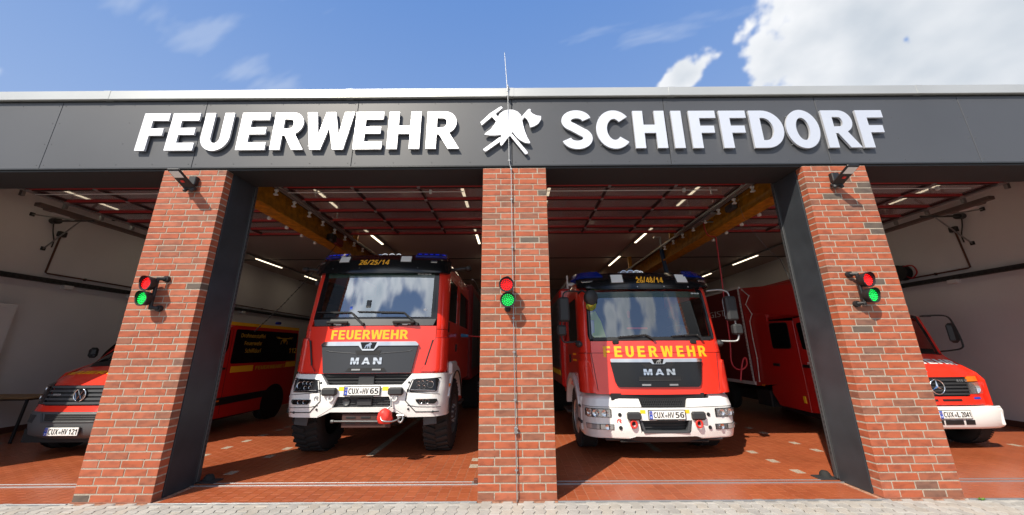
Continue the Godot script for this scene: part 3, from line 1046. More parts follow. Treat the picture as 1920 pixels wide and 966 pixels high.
	bh.tube(curve([4.13, 4.26, -5.0, 4.15, 4.0, -5.0, 4.22, 3.4, -5.0, 4.3, 2.6, -5.0, 4.35, 1.4, -5.05]), 0.055, 12)
	var bhn := put("exhaust_hose", bh, M.blue_hose)
	tag(bhn, "thick dark blue exhaust hose hanging from the right yellow girder", "hose")
	var cb := MB.new()
	cb.tube(V3([3.95, 4.62, -5.0, 4.13, 4.62, -5.0, 4.13, 4.26, -5.0]), 0.03, 8)
	put("hose_bracket", cb, M.galvanised, bhn)
	var rh := MB.new()
	rh.tube(curve([4.02, 4.17, -2.6, 4.02, 4.0, -2.6, 4.08, 3.86, -2.6, 4.2, 3.84, -2.6, 4.22, 3.75, -2.6], 8), 0.010, 6)
	rh.tube(curve([4.22, 3.80, -2.6, 4.2, 3.0, -2.6, 4.175, 2.4, -2.6, 4.155, 1.7, -2.6, 4.12, 1.36, -2.6, 4.15, 1.22, -2.56, 4.24, 1.2, -2.5, 4.31, 1.28, -2.46, 4.29, 1.4, -2.42, 4.2, 1.38, -2.36, 4.12, 1.24, -2.32, 4.05, 1.02, -2.3], 8), 0.013, 8)
	tag(put("air_hose", rh, M.red_hose), "red coiled air hose hanging beside the low fire truck, looped at its end", "hose")
	put("hose_arm", bx(Vector3(4.12, 4.17, -2.6), Vector3(0.28, 0.025, 0.025), 0.004), M.galvanised, get_node("air_hose"))
	var rp := MB.new()
	rp.tube(curve([3.90, 4.2, -1.3, 3.93, 3.7, -1.25, 4.05, 3.3, -1.15, 4.12, 3.1, -1.1]), 0.003, 6)
	rp.tube(V3([4.188, 2.925, -1.0, 4.27, 2.55, -0.98, 4.345, 2.15, -1.0, 4.36, 1.9, -1.0]), 0.006, 6)
	rp.tube(V3([4.12, 3.1, -1.1, 4.188, 2.925, -1.0]), 0.003, 6)
	tag(put("pull_rope", rp, M.dark_steel), "thin door pull rope hanging beside the right jamb of the right-hand truck's bay", "rope")
	# outer bays: door drives, wall brackets, conduits and cable trays
	for e in [-1, 1]:
		var sd: String = "left" if e < 0 else "right"
		var dr := thing("door_drive", "long narrow door drive housing under the ceiling at the %s wall" % sd, "door drive", Vector3(e * 8.95, 4.26, 0), 0.0, "door drives in the outer bays")
		put("rail", bx(Vector3(0, 0.02, -3.7), Vector3(0.12, 0.07, 4.0), 0.005), M.drive_brown, dr)
		put("motor", bx(Vector3(0, 0.0, -2.1), Vector3(0.13, 0.09, 0.55), 0.015), M.drive_brown, dr)
		put("label_plate", bx(Vector3(0, -0.062, -2.05), Vector3(0.10, 0.004, 0.26)), M.white_print, dr)
		for k in 5: put("slider", bx(Vector3(-e * 0.10, 0.12, -1.4 - k * 0.62), Vector3(0.06, 0.14, 0.05), 0.004), M.galvanised, dr)
		put("guide_profile", bx(Vector3(-e * 0.12, 0.18, -3.2), Vector3(0.05, 0.06, 5.0), 0.004), M.dark_plastic, dr)
		var x := -10.40 if e < 0 else 10.20
		var br := thing("wall_bracket", "tripod bracket with thin struts standing out high on the %s wall" % sd, "wall bracket", Vector3(x, 0, 0), 0.0, "wall brackets in the outer bays")
		var z0 := 0.0 if e < 0 else -0.08
		var b1 := MB.new(); b1.cyl(Vector3(-e * 0.02, 4.45, -3.0 + z0), Vector3(-e * 2.0, 4.12, -2.17 + z0), 0.024, 0.020, 10)
		put("arm", b1, M.dark_plastic, br)
		var b4 := MB.new(); b4.cyl(Vector3(-e * 0.02, 4.45, -3.0 + z0), Vector3(-e * 0.24, 4.42, -2.92 + z0), 0.07, 0.07, 12)
		put("joint", b4, M.black_plastic, br)
		var b2 := MB.new(); b2.cyl(Vector3(-e * 0.02, 4.47, -2.65 + z0), Vector3(-e * 1.2, 4.26, -2.50 + z0), 0.014, 0.014, 8)
		put("strut", b2, M.galvanised, br)
		var b3 := MB.new(); b3.cyl(Vector3(-e * 0.02, 3.806, -3.0 + z0), Vector3(-e * 1.4, 4.20, -2.42 + z0), 0.014, 0.014, 8)
		put("strut", b3, M.galvanised, br)
		for q in [[4.47, -2.65], [3.806, -3.0]]: put("wall_plate", bx(Vector3(-e * 0.012, q[0], q[1] + z0), Vector3(0.02, 0.08, 0.08), 0.004), M.dark_plastic, br)
		var cd := thing("wall_conduit", "thin brown conduit running down and along the %s wall from a small box" % sd, "conduit", Vector3(x, 0, 0), 0.0, "conduits on the side walls")
		var cm := MB.new()
		cm.tube(V3([-e * 0.03, 4.15, -3.2 + z0, -e * 0.03, 3.30, -3.16 + z0, -e * 0.03, 3.285, -3.2 + z0, -e * 0.03, 3.27, -14.0]), 0.017, 8)
		put("pipe", cm, M.skirting, cd)
		put("box", bx(Vector3(-e * 0.05, 4.20, -3.2 + z0), Vector3(0.08, 0.12, 0.14), 0.01), M.dark_plastic, cd)
		for z in [-3.9, -5.2, -6.6, -8.2, -10.0]: put("clip", bx(Vector3(-e * 0.025, 3.28, z), Vector3(0.05, 0.06, 0.03), 0.004), M.dark_plastic, cd)
		var hb := MB.new()
		hb.tube(curve([-e * 0.05, 4.38, -3.0 + z0, -e * 0.10, 4.2, -3.0 + z0, -e * 0.12, 4.0, -3.05 + z0, -e * 0.05, 3.86, -3.1 + z0]), 0.012, 6)
		put("flex_cable", hb, M.dark_plastic, cd)
		var ct := thing("cable_tray", "dark perforated cable tray along the %s side wall" % sd, "cable tray", Vector3(x, 3.13, 0), 0.0, "cable trays on the side walls")
		put("tray", bx(Vector3(-e * 0.05, 0, -7.6), Vector3(0.09, 0.10, 14.0), 0.004), M.dark_plastic, ct)
		var sl := MB.new()
		for k in 120: sl.box(Vector3(-e * 0.096, -0.01, -1.0 - k * 0.11), Vector3(0.004, 0.035, 0.05))
		put("slots", sl, M.black_plastic, ct).set_meta("kind", "stuff")
		for z in [-2.2, -3.6, -5.0, -7.0, -9.0]: put("bracket", bx(Vector3(-e * 0.05, -0.09, z), Vector3(0.09, 0.09, 0.18), 0.006), M.wall_paint, ct)
	# a hose reel seen past the right pillar
	var hr := thing("hose_reel", "small dark hose reel high on the right wall beside the right pillar", "hose reel", Vector3(10.2, 3.45, -4.55))
	var rm := MB.new()
	rm.lathe([Vector2(0.0, 0.02), Vector2(0.2, 0.02), Vector2(0.2, 0.05), Vector2(0.12, 0.05), Vector2(0.12, 0.17), Vector2(0.2, 0.17), Vector2(0.2, 0.2), Vector2(0.0, 0.2)], Vector3.ZERO, Vector3(-1, 0, 0), 18, [1, 2, 3, 4, 5, 6])
	put("drum", rm, M.dark_plastic, hr)
	var rl := MB.new()
	rl.tube(curve([-0.12, 0.15, 0.1, -0.14, 0.12, 0.32, -0.14, -0.06, 0.38, -0.14, -0.18, 0.25, -0.12, -0.12, 0.12]), 0.016, 8)
	put("hose_end", rl, M.red_hose, hr)
	# far left: bench table and a pale cabinet by the wall
	var tb := thing("table", "narrow wooden-topped table with black legs at the left wall beside the van", "table", Vector3(-9.55, 0, -2.75))
	put("top", bx(Vector3(-0.25, 0.765, -0.1), Vector3(1.5, 0.03, 0.6), 0.006), M.wood, tb)
	for lx in [-0.9, 0.42]:
		for lz in [-0.34, 0.12]:
			var lm := MB.new(); lm.bar(Vector3(lx, 0.75, lz), Vector3(lx + (0.02 if lx > 0 else -0.02), 0.0, lz + 0.06), 0.035, 0.035, 0.003, Vector3.RIGHT)
			put("leg", lm, M.black_plastic, tb)
	put("frame", bx(Vector3(-0.25, 0.735, -0.1), Vector3(1.36, 0.03, 0.5), 0.003), M.black_plastic, tb)
	var cab := thing("cabinet", "tall pale grey cabinet against the left wall at the picture's edge", "cabinet", Vector3(-10.2, 0, -1.93))
	put("body", bx(Vector3(0, 1.27, 0), Vector3(0.36, 2.5, 1.5), 0.006), M.white_print, cab)
	for k in 2: put("door", bx(Vector3(0.185, 1.27, -0.37 + k * 0.74), Vector3(0.015, 2.4, 0.71), 0.004), M.white_print, cab)
	for k in 2: put("handle", bx(Vector3(0.20, 1.2, -0.08 + k * 0.16), Vector3(0.02, 0.16, 0.02), 0.004), M.steel, cab)

# ---------------------------------------------------------------- on the facade
func sign_letters():
	var a := [["F", -5.245, -4.885], ["E", -4.838, -4.447], ["U", -4.372, -3.968], ["E", -3.852, -3.450], ["R", -3.380, -2.925], ["W", -2.930, -2.262], ["E", -2.233, -1.838], ["H", -1.765, -1.313], ["R", -1.225, -0.768]]
	var b := [["S", 0.664, 1.092], ["C", 1.150, 1.606], ["H", 1.678, 2.122], ["I", 2.220, 2.362], ["F", 2.468, 2.842], ["F", 2.895, 3.270], ["D", 3.318, 3.768], ["O", 3.805, 4.268], ["R", 4.340, 4.788], ["F", 4.826, 5.200]]
	var nth := {"F0": "first letter of FEUERWEHR", "E1": "second letter of FEUERWEHR, right after its first F", "U2": "third letter of FEUERWEHR", "E3": "fourth letter of FEUERWEHR, between U and R", "R4": "fifth letter of FEUERWEHR, just before the W", "W5": "sixth letter of FEUERWEHR", "E6": "seventh letter of FEUERWEHR, between W and H", "H7": "eighth letter of FEUERWEHR", "R8": "last letter of FEUERWEHR, left of the helmet emblem"}
	var nt2 := ["first letter of SCHIFFDORF, right of the helmet emblem", "second letter of SCHIFFDORF", "third letter of SCHIFFDORF", "fourth letter of SCHIFFDORF", "first of the two F in the middle of SCHIFFDORF", "second of the two F in the middle of SCHIFFDORF", "seventh letter of SCHIFFDORF", "eighth letter of SCHIFFDORF", "ninth letter of SCHIFFDORF", "last letter of SCHIFFDORF, rightmost on the fascia"]
	for k in 2:
		var L: Array = a if k == 0 else b
		for i in L.size():
			var w: float = (L[i][2] - L[i][1]) * 1.0055
			var m := letter(L[i][0], 0.600, 0.028, w)
			var y := 4.276 if k == 0 else 4.266 - 0.0022 * i
			var o := put("sign_letter", m, M.sign_white, self, Vector3(L[i][1] * 1.0055, y, 0.026))
			tag(o, "big white raised %s, %s" % [L[i][0], nth[L[i][0] + str(i)] if k == 0 else nt2[i]], "sign letter", "white raised letters on the fascia")
			var pins := MB.new()
			for q in [[0.15, 0.12], [0.15, 0.88]]: pins.cyl(Vector3(0.06, q[1] * 0.595, -0.026), Vector3(0.06, q[1] * 0.595, 0.002), 0.006, 0.006, 6)
			put("spacer_pins", pins, M.galvanised, o).set_meta("kind", "stuff")
	# helmet over a crossed axe and hook
	var e := thing("helmet_emblem", "white raised emblem of a fire helmet over a crossed axe and pick", "emblem", Vector3(0, 0, 0.028))
	var pick := MB.new()
	pick.prism(V2([-.476, 4.695, -.456, 4.645, -.314, 4.782, -.25, 4.70, -.198, 4.745, -.262, 4.830, -.160, 4.930, -.180, 4.956, -.205, 4.945, -.340, 4.842]), 0.0, 0.026, 0.002)
	put("pick", pick, M.sign_white, e)
	var axe := MB.new()
	axe.prism(V2([.075, 4.715, .115, 4.79, .195, 4.895, .218, 4.912, .243, 4.90, .232, 4.872, .262, 4.835, .320, 4.800, .386, 4.790, .384, 4.735, .345, 4.665, .290, 4.625, .226, 4.602, .215, 4.665, .185, 4.735, .150, 4.772, .118, 4.725]), 0.0, 0.026, 0.002)
	put("axe", axe, M.sign_white, e)
	var helm := MB.new()
	helm.prism(V2([-.418, 4.490, -.405, 4.512, -.33, 4.575, -.275, 4.66, -.235, 4.75, -.205, 4.83, -.15, 4.875, -.08, 4.898, -.01, 4.893, .05, 4.865, .098, 4.81, .112, 4.76, .125, 4.66, .150, 4.55, .182, 4.45, .222, 4.362, .215, 4.345, .150, 4.355, .085, 4.395, .030, 4.45, -.022, 4.53, -.058, 4.470, -.105, 4.415, -.160, 4.33, -.182, 4.312, -.195, 4.33, -.192, 4.42, -.180, 4.485, -.26, 4.476, -.35, 4.478]), 0.003, 0.030, 0.002)
	put("helmet", helm, M.sign_white, e)
	for q in [[-.205, 4.450, -.432, 4.262, -.415, 4.232, -.392, 4.226, -.150, 4.415], [-.062, 4.478, -.030, 4.508, .186, 4.212, .182, 4.185, .150, 4.178]]:
		var h := MB.new(); h.prism(V2(q), 0.0, 0.026, 0.002)
		put("handle", h, M.sign_white, e)
	var pn := MB.new()
	for q in [[-.32, 4.80], [-.1, 4.7], [.28, 4.72], [-.3, 4.35], [.08, 4.34]]: pn.cyl(Vector3(q[0], q[1], -0.028), Vector3(q[0], q[1], 0.01), 0.006, 0.006, 6)
	put("spacer_pins", pn, M.galvanised, e).set_meta("kind", "stuff")

func facade_fittings():
	# lightning conductor: rod on the roof edge, wire down the fascia and the middle pillar
	var lr := thing("lightning_conductor", "thin metal lightning rod above the roof edge with its wire down the middle pillar", "lightning rod", Vector3.ZERO)
	var rod := MB.new(); rod.cyl(Vector3(-0.09, 5.18, 0.085), Vector3(-0.135, 5.93, 0.03), 0.0065, 0.004, 8)
	put("rod", rod, M.galvanised, lr)
	var w := MB.new()
	w.tube(V3([-0.088, 5.30, 0.085, -0.072, 4.10, 0.03, -0.066, 4.04, 0.03, -0.045, 3.97, 0.03, -0.042, 3.3, 0.03, -0.032, 2.4, 0.03, -0.024, 1.5, 0.03, -0.012, 0.7, 0.03, -0.004, 0.0, 0.03]), 0.0055, 8)
	put("wire", w, M.galvanised, lr)
	for q in [[-.088, 5.27, .072], [-.086, 5.12, .065], [-.072, 4.10, .018], [-.045, 3.97, .018], [-.043, 3.52, .018], [-.036, 2.85, .018], [-.028, 1.95, .018], [-.024, 1.55, .018], [-.016, 1.02, .018], [-.007, .30, .018]]:
		var c := MB.new(); c.cyl(Vector3(q[0], q[1], q[2] - 0.022), Vector3(q[0], q[1], q[2] + 0.018), 0.013, 0.011, 10)
		c.box(Vector3(q[0], q[1], q[2] + 0.006), Vector3(0.036, 0.015, 0.010), 0.003)
		put("clip", c, M.galvanised, lr)
	var tj := MB.new(); tj.box(Vector3(-0.01, 0.70, 0.03), Vector3(0.035, 0.075, 0.03), 0.006)
	tj.cyl(Vector3(-0.028, 0.72, 0.03), Vector3(0.012, 0.72, 0.03), 0.014, 0.014, 8); tj.cyl(Vector3(-0.028, 0.68, 0.03), Vector3(0.012, 0.68, 0.03), 0.014, 0.014, 8)
	put("test_joint", tj, M.steel, lr)
	# floodlights with motion sensors
	for e in [-1, 1]:
		var f := thing("floodlight", "black flat LED floodlight with motion sensor at the top of the %s pillar" % ["left", "right"][0 if e < 0 else 1], "floodlight", Vector3(e * 4.30, 3.74, 0), 0.0, "floodlights on the outer pillars")
		f.position = Vector3(-4.37, 3.73, 0) if e < 0 else Vector3(4.325, 3.718, 0)
		put("wall_box", bx(Vector3(0.01, 0.085, 0.03), Vector3(0.10, 0.13, 0.06), 0.008), M.black_plastic, f)
		var hd := Node3D.new(); hd.name = "head"
		hd.position = Vector3(0, 0.01, 0.07)
		hd.rotation = Vector3(deg_to_rad(64), 0, 0)
		f.add_child(hd, true)
		# the flat head reaches up and out, its lit face looking down
		put("housing", bx(Vector3(0, 0.12, 0.02), Vector3(0.155, 0.30, 0.03), 0.008), M.black_plastic, hd)
		put("lens", bx(Vector3(0, 0.195, 0.037), Vector3(0.125, 0.10, 0.006), 0.002), M.plate_white, hd)
		put("sensor", bx(Vector3(0, 0.085, 0.038), Vector3(0.045, 0.035, 0.012), 0.006), M.hook_red, hd)
		for k in [-1, 1]:
			var kn := MB.new(); kn.cyl(Vector3(k * 0.045, -0.04, 0.03), Vector3(k * 0.045, -0.04, 0.075), 0.026, 0.02, 12)
			put("knuckle", kn, M.dark_plastic, hd)
		put("knuckle_bar", bx(Vector3(0, -0.045, 0.02), Vector3(0.15, 0.05, 0.05), 0.012), M.black_plastic, hd)
	# signal lamps, red over green
	var where := [Vector3(-4.40, 2.275, 0), Vector3(-0.10, 2.245, 0), Vector3(4.20, 2.275, 0)]
	var nm := ["left", "middle", "right"]
	for i in 3:
		var s := thing("signal_light", "black two-lamp signal, red over green, on the %s brick pillar" % nm[i], "signal light", where[i], 0.0, "red and green door signals")
		# brackets
		var lamps := [Vector3(-0.105, 0.115, 0.12), Vector3(-0.105, -0.07, 0.12)]
		if i == 1: lamps = [Vector3(-0.01, 0.095, 0.14), Vector3(0.005, -0.09, 0.14)]
		if i == 2: lamps = [Vector3(0.085, 0.10, 0.12), Vector3(0.095, -0.09, 0.12)]
		var turn: float = [-0.16, 0.0, 0.16][i]
		for k in 2:
			var y := 0.19 if k == 0 else -0.18
			var bk := MB.new()
			bk.cyl(Vector3(0, y, 0.0), Vector3(0, y, 0.035), 0.04, 0.036, 16)
			bk.cyl(Vector3(0, y, 0.03), Vector3(lamps[k].x * 0.5, y * 0.95, 0.085), 0.022, 0.02, 10)
			put("wall_foot", bk, M.black_plastic, s)
			var ln := Node3D.new(); ln.name = "lamp"; ln.position = lamps[k]; ln.rotation = Vector3(0.03, turn, 0)
			s.add_child(ln, true)
			var hs := MB.new()
			hs.lathe([Vector2(0.0, -0.07), Vector2(0.05, -0.07), Vector2(0.082, -0.035), Vector2(0.086, 0.02), Vector2(0.092, 0.022), Vector2(0.092, 0.034), Vector2(0.078, 0.034), Vector2(0.076, 0.012)], Vector3.ZERO, Vector3(0, 0, 1), 28, [3, 4, 5, 6])
			put("housing", hs, M.black_plastic, ln)
			var vz := []
			for q in 2:
				var rr := PackedVector3Array()
				for j in 17:
					var an := deg_to_rad(lerpf(-15, 195, j / 16.0))
					rr.append(Vector3(cos(an) * 0.09, sin(an) * 0.09, 0.02 + q * (0.015 + 0.028 * maxf(0.0, sin(an)))))
				vz.append(rr)
			var vm := MB.new(); vm.grid(vz, 2)
			put("visor", vm, M.black_plastic, ln)
			var dk := MB.new(); dk.cyl(Vector3(0, 0, 0.0), Vector3(0, 0, 0.014), 0.076, 0.076, 28)
			put("lens", dk, M.signal_red_dark if k == 0 else M.signal_green_dark, ln)
			var dots := MB.new()
			for ringi in 4:
				var cnt := [1, 6, 12, 17][ringi] as int
				for j in cnt:
					var an := TAU * j / cnt + ringi * 0.3
					var c := Vector3(cos(an), sin(an), 0) * 0.0215 * ringi
					dots.cyl(c + Vector3(0, 0, 0.014), c + Vector3(0, 0, 0.021), 0.0078 if k else 0.0085, 0.005, 8)
			put("led_dots", dots, M.signal_red if k == 0 else M.signal_green, ln)
		put("back_bar", bx(Vector3(lamps[0].x * 0.45, 0.0, 0.075), Vector3(0.035, 0.40, 0.03), 0.006), M.black_plastic, s)

func small_things():
	for e in [-1, 1]:
		var g := thing("rubber_buffer", "black rubber buffer on the floor at the %s" % ["left jamb beside the tall truck", "right jamb beside the low truck"][0 if e < 0 else 1], "buffer", Vector3(e * 3.90, 0, -0.66), 0.0, "door guide buffers")
		var m := MB.new()
		m.lathe([Vector2(0.0, 0.075), Vector2(0.035, 0.07), Vector2(0.055, 0.045), Vector2(0.065, 0.0)], Vector3.ZERO, Vector3(0, 1, 0), 16)
		put("dome", m, M.rubber, g)
		put("foot_plate", bx(Vector3(-e * 0.03, 0.006, 0.03), Vector3(0.24, 0.012, 0.16), 0.002), M.dark_plastic, g)
	# a weed in the joint by the right pillar
	var wd := thing("weed", "small green weed growing at the foot of the right pillar", "weed", Vector3(4.93, 0.0, 0.06))
	for k in 14:
		var an := rng.randf() * TAU
		var l := rng.randf_range(0.02, 0.055)
		var d := Vector3(cos(an), 0, sin(an) * 0.5)
		var b := MB.new()
		var sd := d.cross(Vector3.UP) * 0.009
		var mid := d * l * 0.5 + Vector3(0, l * 0.45, 0)
		var tip := d * l + Vector3(0, l * 0.35, 0)
		b.quad(Vector3.ZERO, mid - sd, tip, mid + sd)
		put("leaf", b, M.weed, wd)
	# white line tile strip beside the middle pillar is in the floor; a sensor box at its foot
	var sb := thing("sensor_post", "small rusty grey sensor fitting at the left foot of the middle pillar", "sensor", Vector3(-0.50, 0, -0.50))
	put("plate", bx(Vector3(0, 0.005, 0), Vector3(0.10, 0.01, 0.09), 0.002), M.galvanised, sb)
	put("block", bx(Vector3(0.0, 0.035, 0), Vector3(0.05, 0.05, 0.05), 0.006), M.skirting, sb)

# ---------------------------------------------------------------- vehicles: shared pieces
func on(n: Nose, parent: Node, called: String, m: Material, rows: Array, off := 0.0, thick := 0.0, nc := 12, sub := 2) -> MeshInstance3D:
	var mb := MB.new()
	n.patch(mb, rows, off, thick, nc, sub)
	return put(called, mb, m, parent)

func along(n: Nose, pts: Array, off: float, r: float) -> MB:
	# a thin bead laid on the surface through (s, height) points
	var p := PackedVector3Array()
	for i in range(0, pts.size() - 2, 2):
		for k in 6:
			var sx: float = lerpf(pts[i], pts[i + 2], k / 6.0); var y: float = lerpf(pts[i + 1], pts[i + 3], k / 6.0)
			p.append(n.p(sx, y) + n.nrm(sx, y) * off)
	var e := pts.size() - 2
	p.append(n.p(pts[e], pts[e + 1]) + n.nrm(pts[e], pts[e + 1]) * off)
	var m := MB.new()
	m.tube(p, r, 6)
	return m

func wheel(parent: Node, at: Vector3, R: float, W: float, out: int, lugs := 0, rim_mat := "galvanised", deep := 0.10) -> Node3D:
	var w := Node3D.new()
	w.name = "wheel"
	w.position = at
	parent.add_child(w, true)
	var t := MB.new()
	var h := W / 2
	var ax := Vector3(out, 0, 0)
	var r0 := R if lugs == 0 else R - 0.018
	t.lathe([Vector2(R * .56, -h + .03), Vector2(R * .60, -h + .005), Vector2(R * .78, -h), Vector2(R * .93, -h + .012), Vector2(r0 * .985, -h + .035), Vector2(r0, -h * .6), Vector2(r0, h * .6), Vector2(r0 * .985, h - .035), Vector2(R * .93, h - .012), Vector2(R * .78, h), Vector2(R * .60, h - .005), Vector2(R * .56, h - .03)], Vector3.ZERO, ax, 48)
	if lugs > 0:
		for k in lugs:
			for sd in [-1, 1]:
				var an := TAU * (k + (0.5 if sd > 0 else 0.0)) / lugs
				t.xf = Transform3D(Basis(Vector3(1, 0, 0), an) * Basis(Vector3(0, 1, 0), 0.35 * sd), Vector3.ZERO)
				t.box(Vector3(sd * h * 0.5, r0 + 0.008, 0), Vector3(h * 0.94, 0.024, R * 3.4 / lugs), 0.006)
		t.xf = Transform3D.IDENTITY
	else:
		for q in [-.55, -.2, .2, .55]: t.lathe([Vector2(R + .001, h * q - .006), Vector2(R - .008, h * q), Vector2(R + .001, h * q + .006)], Vector3.ZERO, ax, 48)
		for k in 60:
			for sd in [-1, 1]:
				t.xf = Transform3D(Basis(Vector3(1, 0, 0), TAU * (k + (.5 if sd > 0 else 0.)) / 60), Vector3.ZERO)
				t.box(Vector3(sd * h * 0.78, R - 0.004, 0), Vector3(h * 0.32, 0.014, R * 0.06), 0.002)
		t.xf = Transform3D.IDENTITY
	put("tyre", t, M.tyre_rubber, w)
	var rm := MB.new()
	rm.lathe([Vector2(R * .57, h - .02), Vector2(R * .54, h - .01), Vector2(R * .50, h - .05), Vector2(R * .46, h - deep), Vector2(R * .30, h - deep + .02), Vector2(R * .27, h - .03), Vector2(R * .16, h - .02), Vector2(R * .15, h + .005), Vector2(0.0, h + .01)], Vector3.ZERO, ax, 36, [1, 3, 4, 6, 7])
	put("rim", rm, M[rim_mat], w)
	var nb := MB.new()
	for k in 10:
		var an := TAU * k / 10
		var c := Vector3(0, cos(an), sin(an)) * R * .23 + ax * (h - .03)
		nb.cyl(c, c + ax * 0.03, 0.017, 0.015, 6)
	put("wheel_nuts", nb, M.steel, w)
	return w

func number_plate(parent: Node, text: String, at: Vector3, w := 0.52, tilt := 0.0):
	var p := put("number_plate", bx(Vector3(0, 0, 0), Vector3(w, 0.115, 0.008), 0.003), M.plate_white, parent, at)
	p.rotation.x = tilt
	put("plate_rim", bx(Vector3(0, 0, -0.006), Vector3(w + 0.022, 0.135, 0.01), 0.003), M.black_plastic, p)
	put("euro_band", bx(Vector3(-w / 2 + 0.025, 0, 0.0045), Vector3(0.044, 0.107, 0.002)), M.plate_blue, p)
	put("country_letter", print_text("D", 0.022), M.white_print, p, Vector3(-w / 2 + 0.025, -0.028, 0.006))
	var st := MB.new()
	for k in 12:
		var c := Vector3(-w / 2 + 0.025 + cos(TAU * k / 12) * 0.013, 0.020 + sin(TAU * k / 12) * 0.013, 0.0057)
		st.cyl(c, c + Vector3(0, 0, 0.0008), 0.0025, 0.0025, 5)
	put("star_ring", st, M.yellow_film, p)
	var parts := text.split(" ")
	var x := -w / 2 + 0.062
	var sizes := [0.155, 0.085 if parts[1].length() > 1 else 0.045, 0.0]
	sizes[2] = w / 2 - 0.015 - (x + sizes[0] + 0.055 + sizes[1] + 0.022)
	put("letters", print_text(parts[0], 0.076, sizes[0]), M.black_print, p, Vector3(x + sizes[0] / 2, 0, 0.004))
	x += sizes[0] + 0.012
	var se := MB.new(); se.cyl(Vector3(x + 0.016, -0.012, 0.004), Vector3(x + 0.016, -0.012, 0.006), 0.019, 0.019, 16)
	put("seal", se, M.galvanised, p)
	x += 0.043
	put("letters", print_text(parts[1], 0.076, sizes[1]), M.black_print, p, Vector3(x + sizes[1] / 2, 0, 0.004))
	x += sizes[1] + 0.022
	put("digits", print_text(parts[2], 0.076, sizes[2]), M.black_print, p, Vector3(x + sizes[2] / 2, 0, 0.004))

func lion_badge(parent: Node, at: Vector3, k: float, shield_w: float, shield_h: float):
	var b := MB.new()
	b.xf = Transform3D(Basis(), at)
	b.prism(V2([-shield_w * .36, -shield_h * .5, shield_w * .36, -shield_h * .5, shield_w * .5, shield_h * .5, -shield_w * .5, shield_h * .5]), -0.02, 0.004, 0.003)
	var s := put("badge", b, M.gloss_black, parent)
	var l := MB.new()
	l.xf = Transform3D(Basis.from_scale(Vector3(k, k, 1)), at)
	# a striding lion seen from the side
	l.prism(V2([-.50, -.40, -.36, -.40, -.30, -.28, -.22, -.10, -.10, -.06, -.06, -.22, -.14, -.36, -.12, -.40, .02, -.40, .04, -.22, .10, -.06, .18, -.10, .24, -.30, .22, -.40, .38, -.40, .36, -.18, .36, .02, .44, .10, .52, .14, .50, .24, .42, .32, .36, .42, .26, .40, .18, .32, .06, .22, -.10, .16, -.26, .08, -.36, -.06, -.40, -.22, -.48, -.30]), 0.004, 0.009)
	put("lion", l, M.chrome, s)

func wiper(parent: Node, n: Nose, a: Vector2, b: Vector2, c: Vector2, m := "black_plastic"):
	# blade from a to b on the glass, arm from b down to its pivot c
	var mb := MB.new()
	var pa := n.p(a.x, a.y) + n.nrm(a.x, a.y) * 0.03
	var pb := n.p(b.x, b.y) + n.nrm(b.x, b.y) * 0.035
	var pm := n.p((a.x + b.x) / 2, (a.y + b.y) / 2) + n.nrm((a.x + b.x) / 2, (a.y + b.y) / 2) * 0.035
	var pc := n.p(c.x, c.y) + n.nrm(c.x, c.y) * 0.03
	mb.bar(pa, pm, 0.014, 0.02, 0.003); mb.bar(pm, pb, 0.018, 0.024, 0.003)
	var w := put("wiper", mb, M[m], parent)
	var ar := MB.new()
	ar.bar(pb, pc, 0.028, 0.022, 0.006, Vector3(0, 0, 1))
	ar.cyl(pc - Vector3(0, 0, 0.03), pc + Vector3(0, 0, 0.02), 0.026, 0.022, 12)
	ar.bar(pm + Vector3(0, -0.012, 0.004), pb, 0.014, 0.014, 0.003)
	put("wiper_arm", ar, M[m], w)

func work_lamp(parent: Node, at: Vector3, r: float, turn := 0.0):
	var l := Node3D.new(); l.name = "work_lamp"; l.position = at; l.rotation.y = turn
	parent.add_child(l, true)
	var a := MB.new()
	a.lathe([Vector2(0.0, -0.07), Vector2(r * .6, -0.065), Vector2(r * .95, -0.02), Vector2(r, 0.0), Vector2(r, 0.012), Vector2(r * .88, 0.012), Vector2(r * .86, 0.0)], Vector3.ZERO, Vector3(0, 0, 1), 24, [3, 4, 5])
	put("housing", a, M.chrome, l)
	var b := MB.new()
	b.lathe([Vector2(r * .86, 0.004), Vector2(r * .6, -0.02), Vector2(r * .25, -0.034), Vector2(0, -0.036)], Vector3.ZERO, Vector3(0, 0, 1), 24)
	put("reflector", b, M.lamp_bowl, l)
	var c := MB.new(); c.cyl(Vector3(0, 0, 0.004), Vector3(0, 0, 0.007), r * .86, r * .85, 24)
	put("glass", c, M.clear_cover, l)
	var d := MB.new(); d.cyl(Vector3(0, -r - 0.02, -0.02), Vector3(0, -r + 0.01, -0.02), 0.012, 0.012, 8); d.box(Vector3(0, -r - 0.02, -0.02), Vector3(0.05, 0.012, 0.05))
	put("foot", d, M.black_plastic, l)

func seats(parent: Node, z: float, y: float, xs: Array):
	for x in xs:
		var m := MB.new()
		m.box(Vector3(x, y + 0.42, z), Vector3(0.46, 0.66, 0.14), 0.05)
		m.box(Vector3(x, y + 0.05, z + 0.26), Vector3(0.48, 0.14, 0.5), 0.05)
		m.box(Vector3(x, y + 0.84, z), Vector3(0.26, 0.18, 0.10), 0.04)
		put("seat", m, M.seat_cloth, parent)

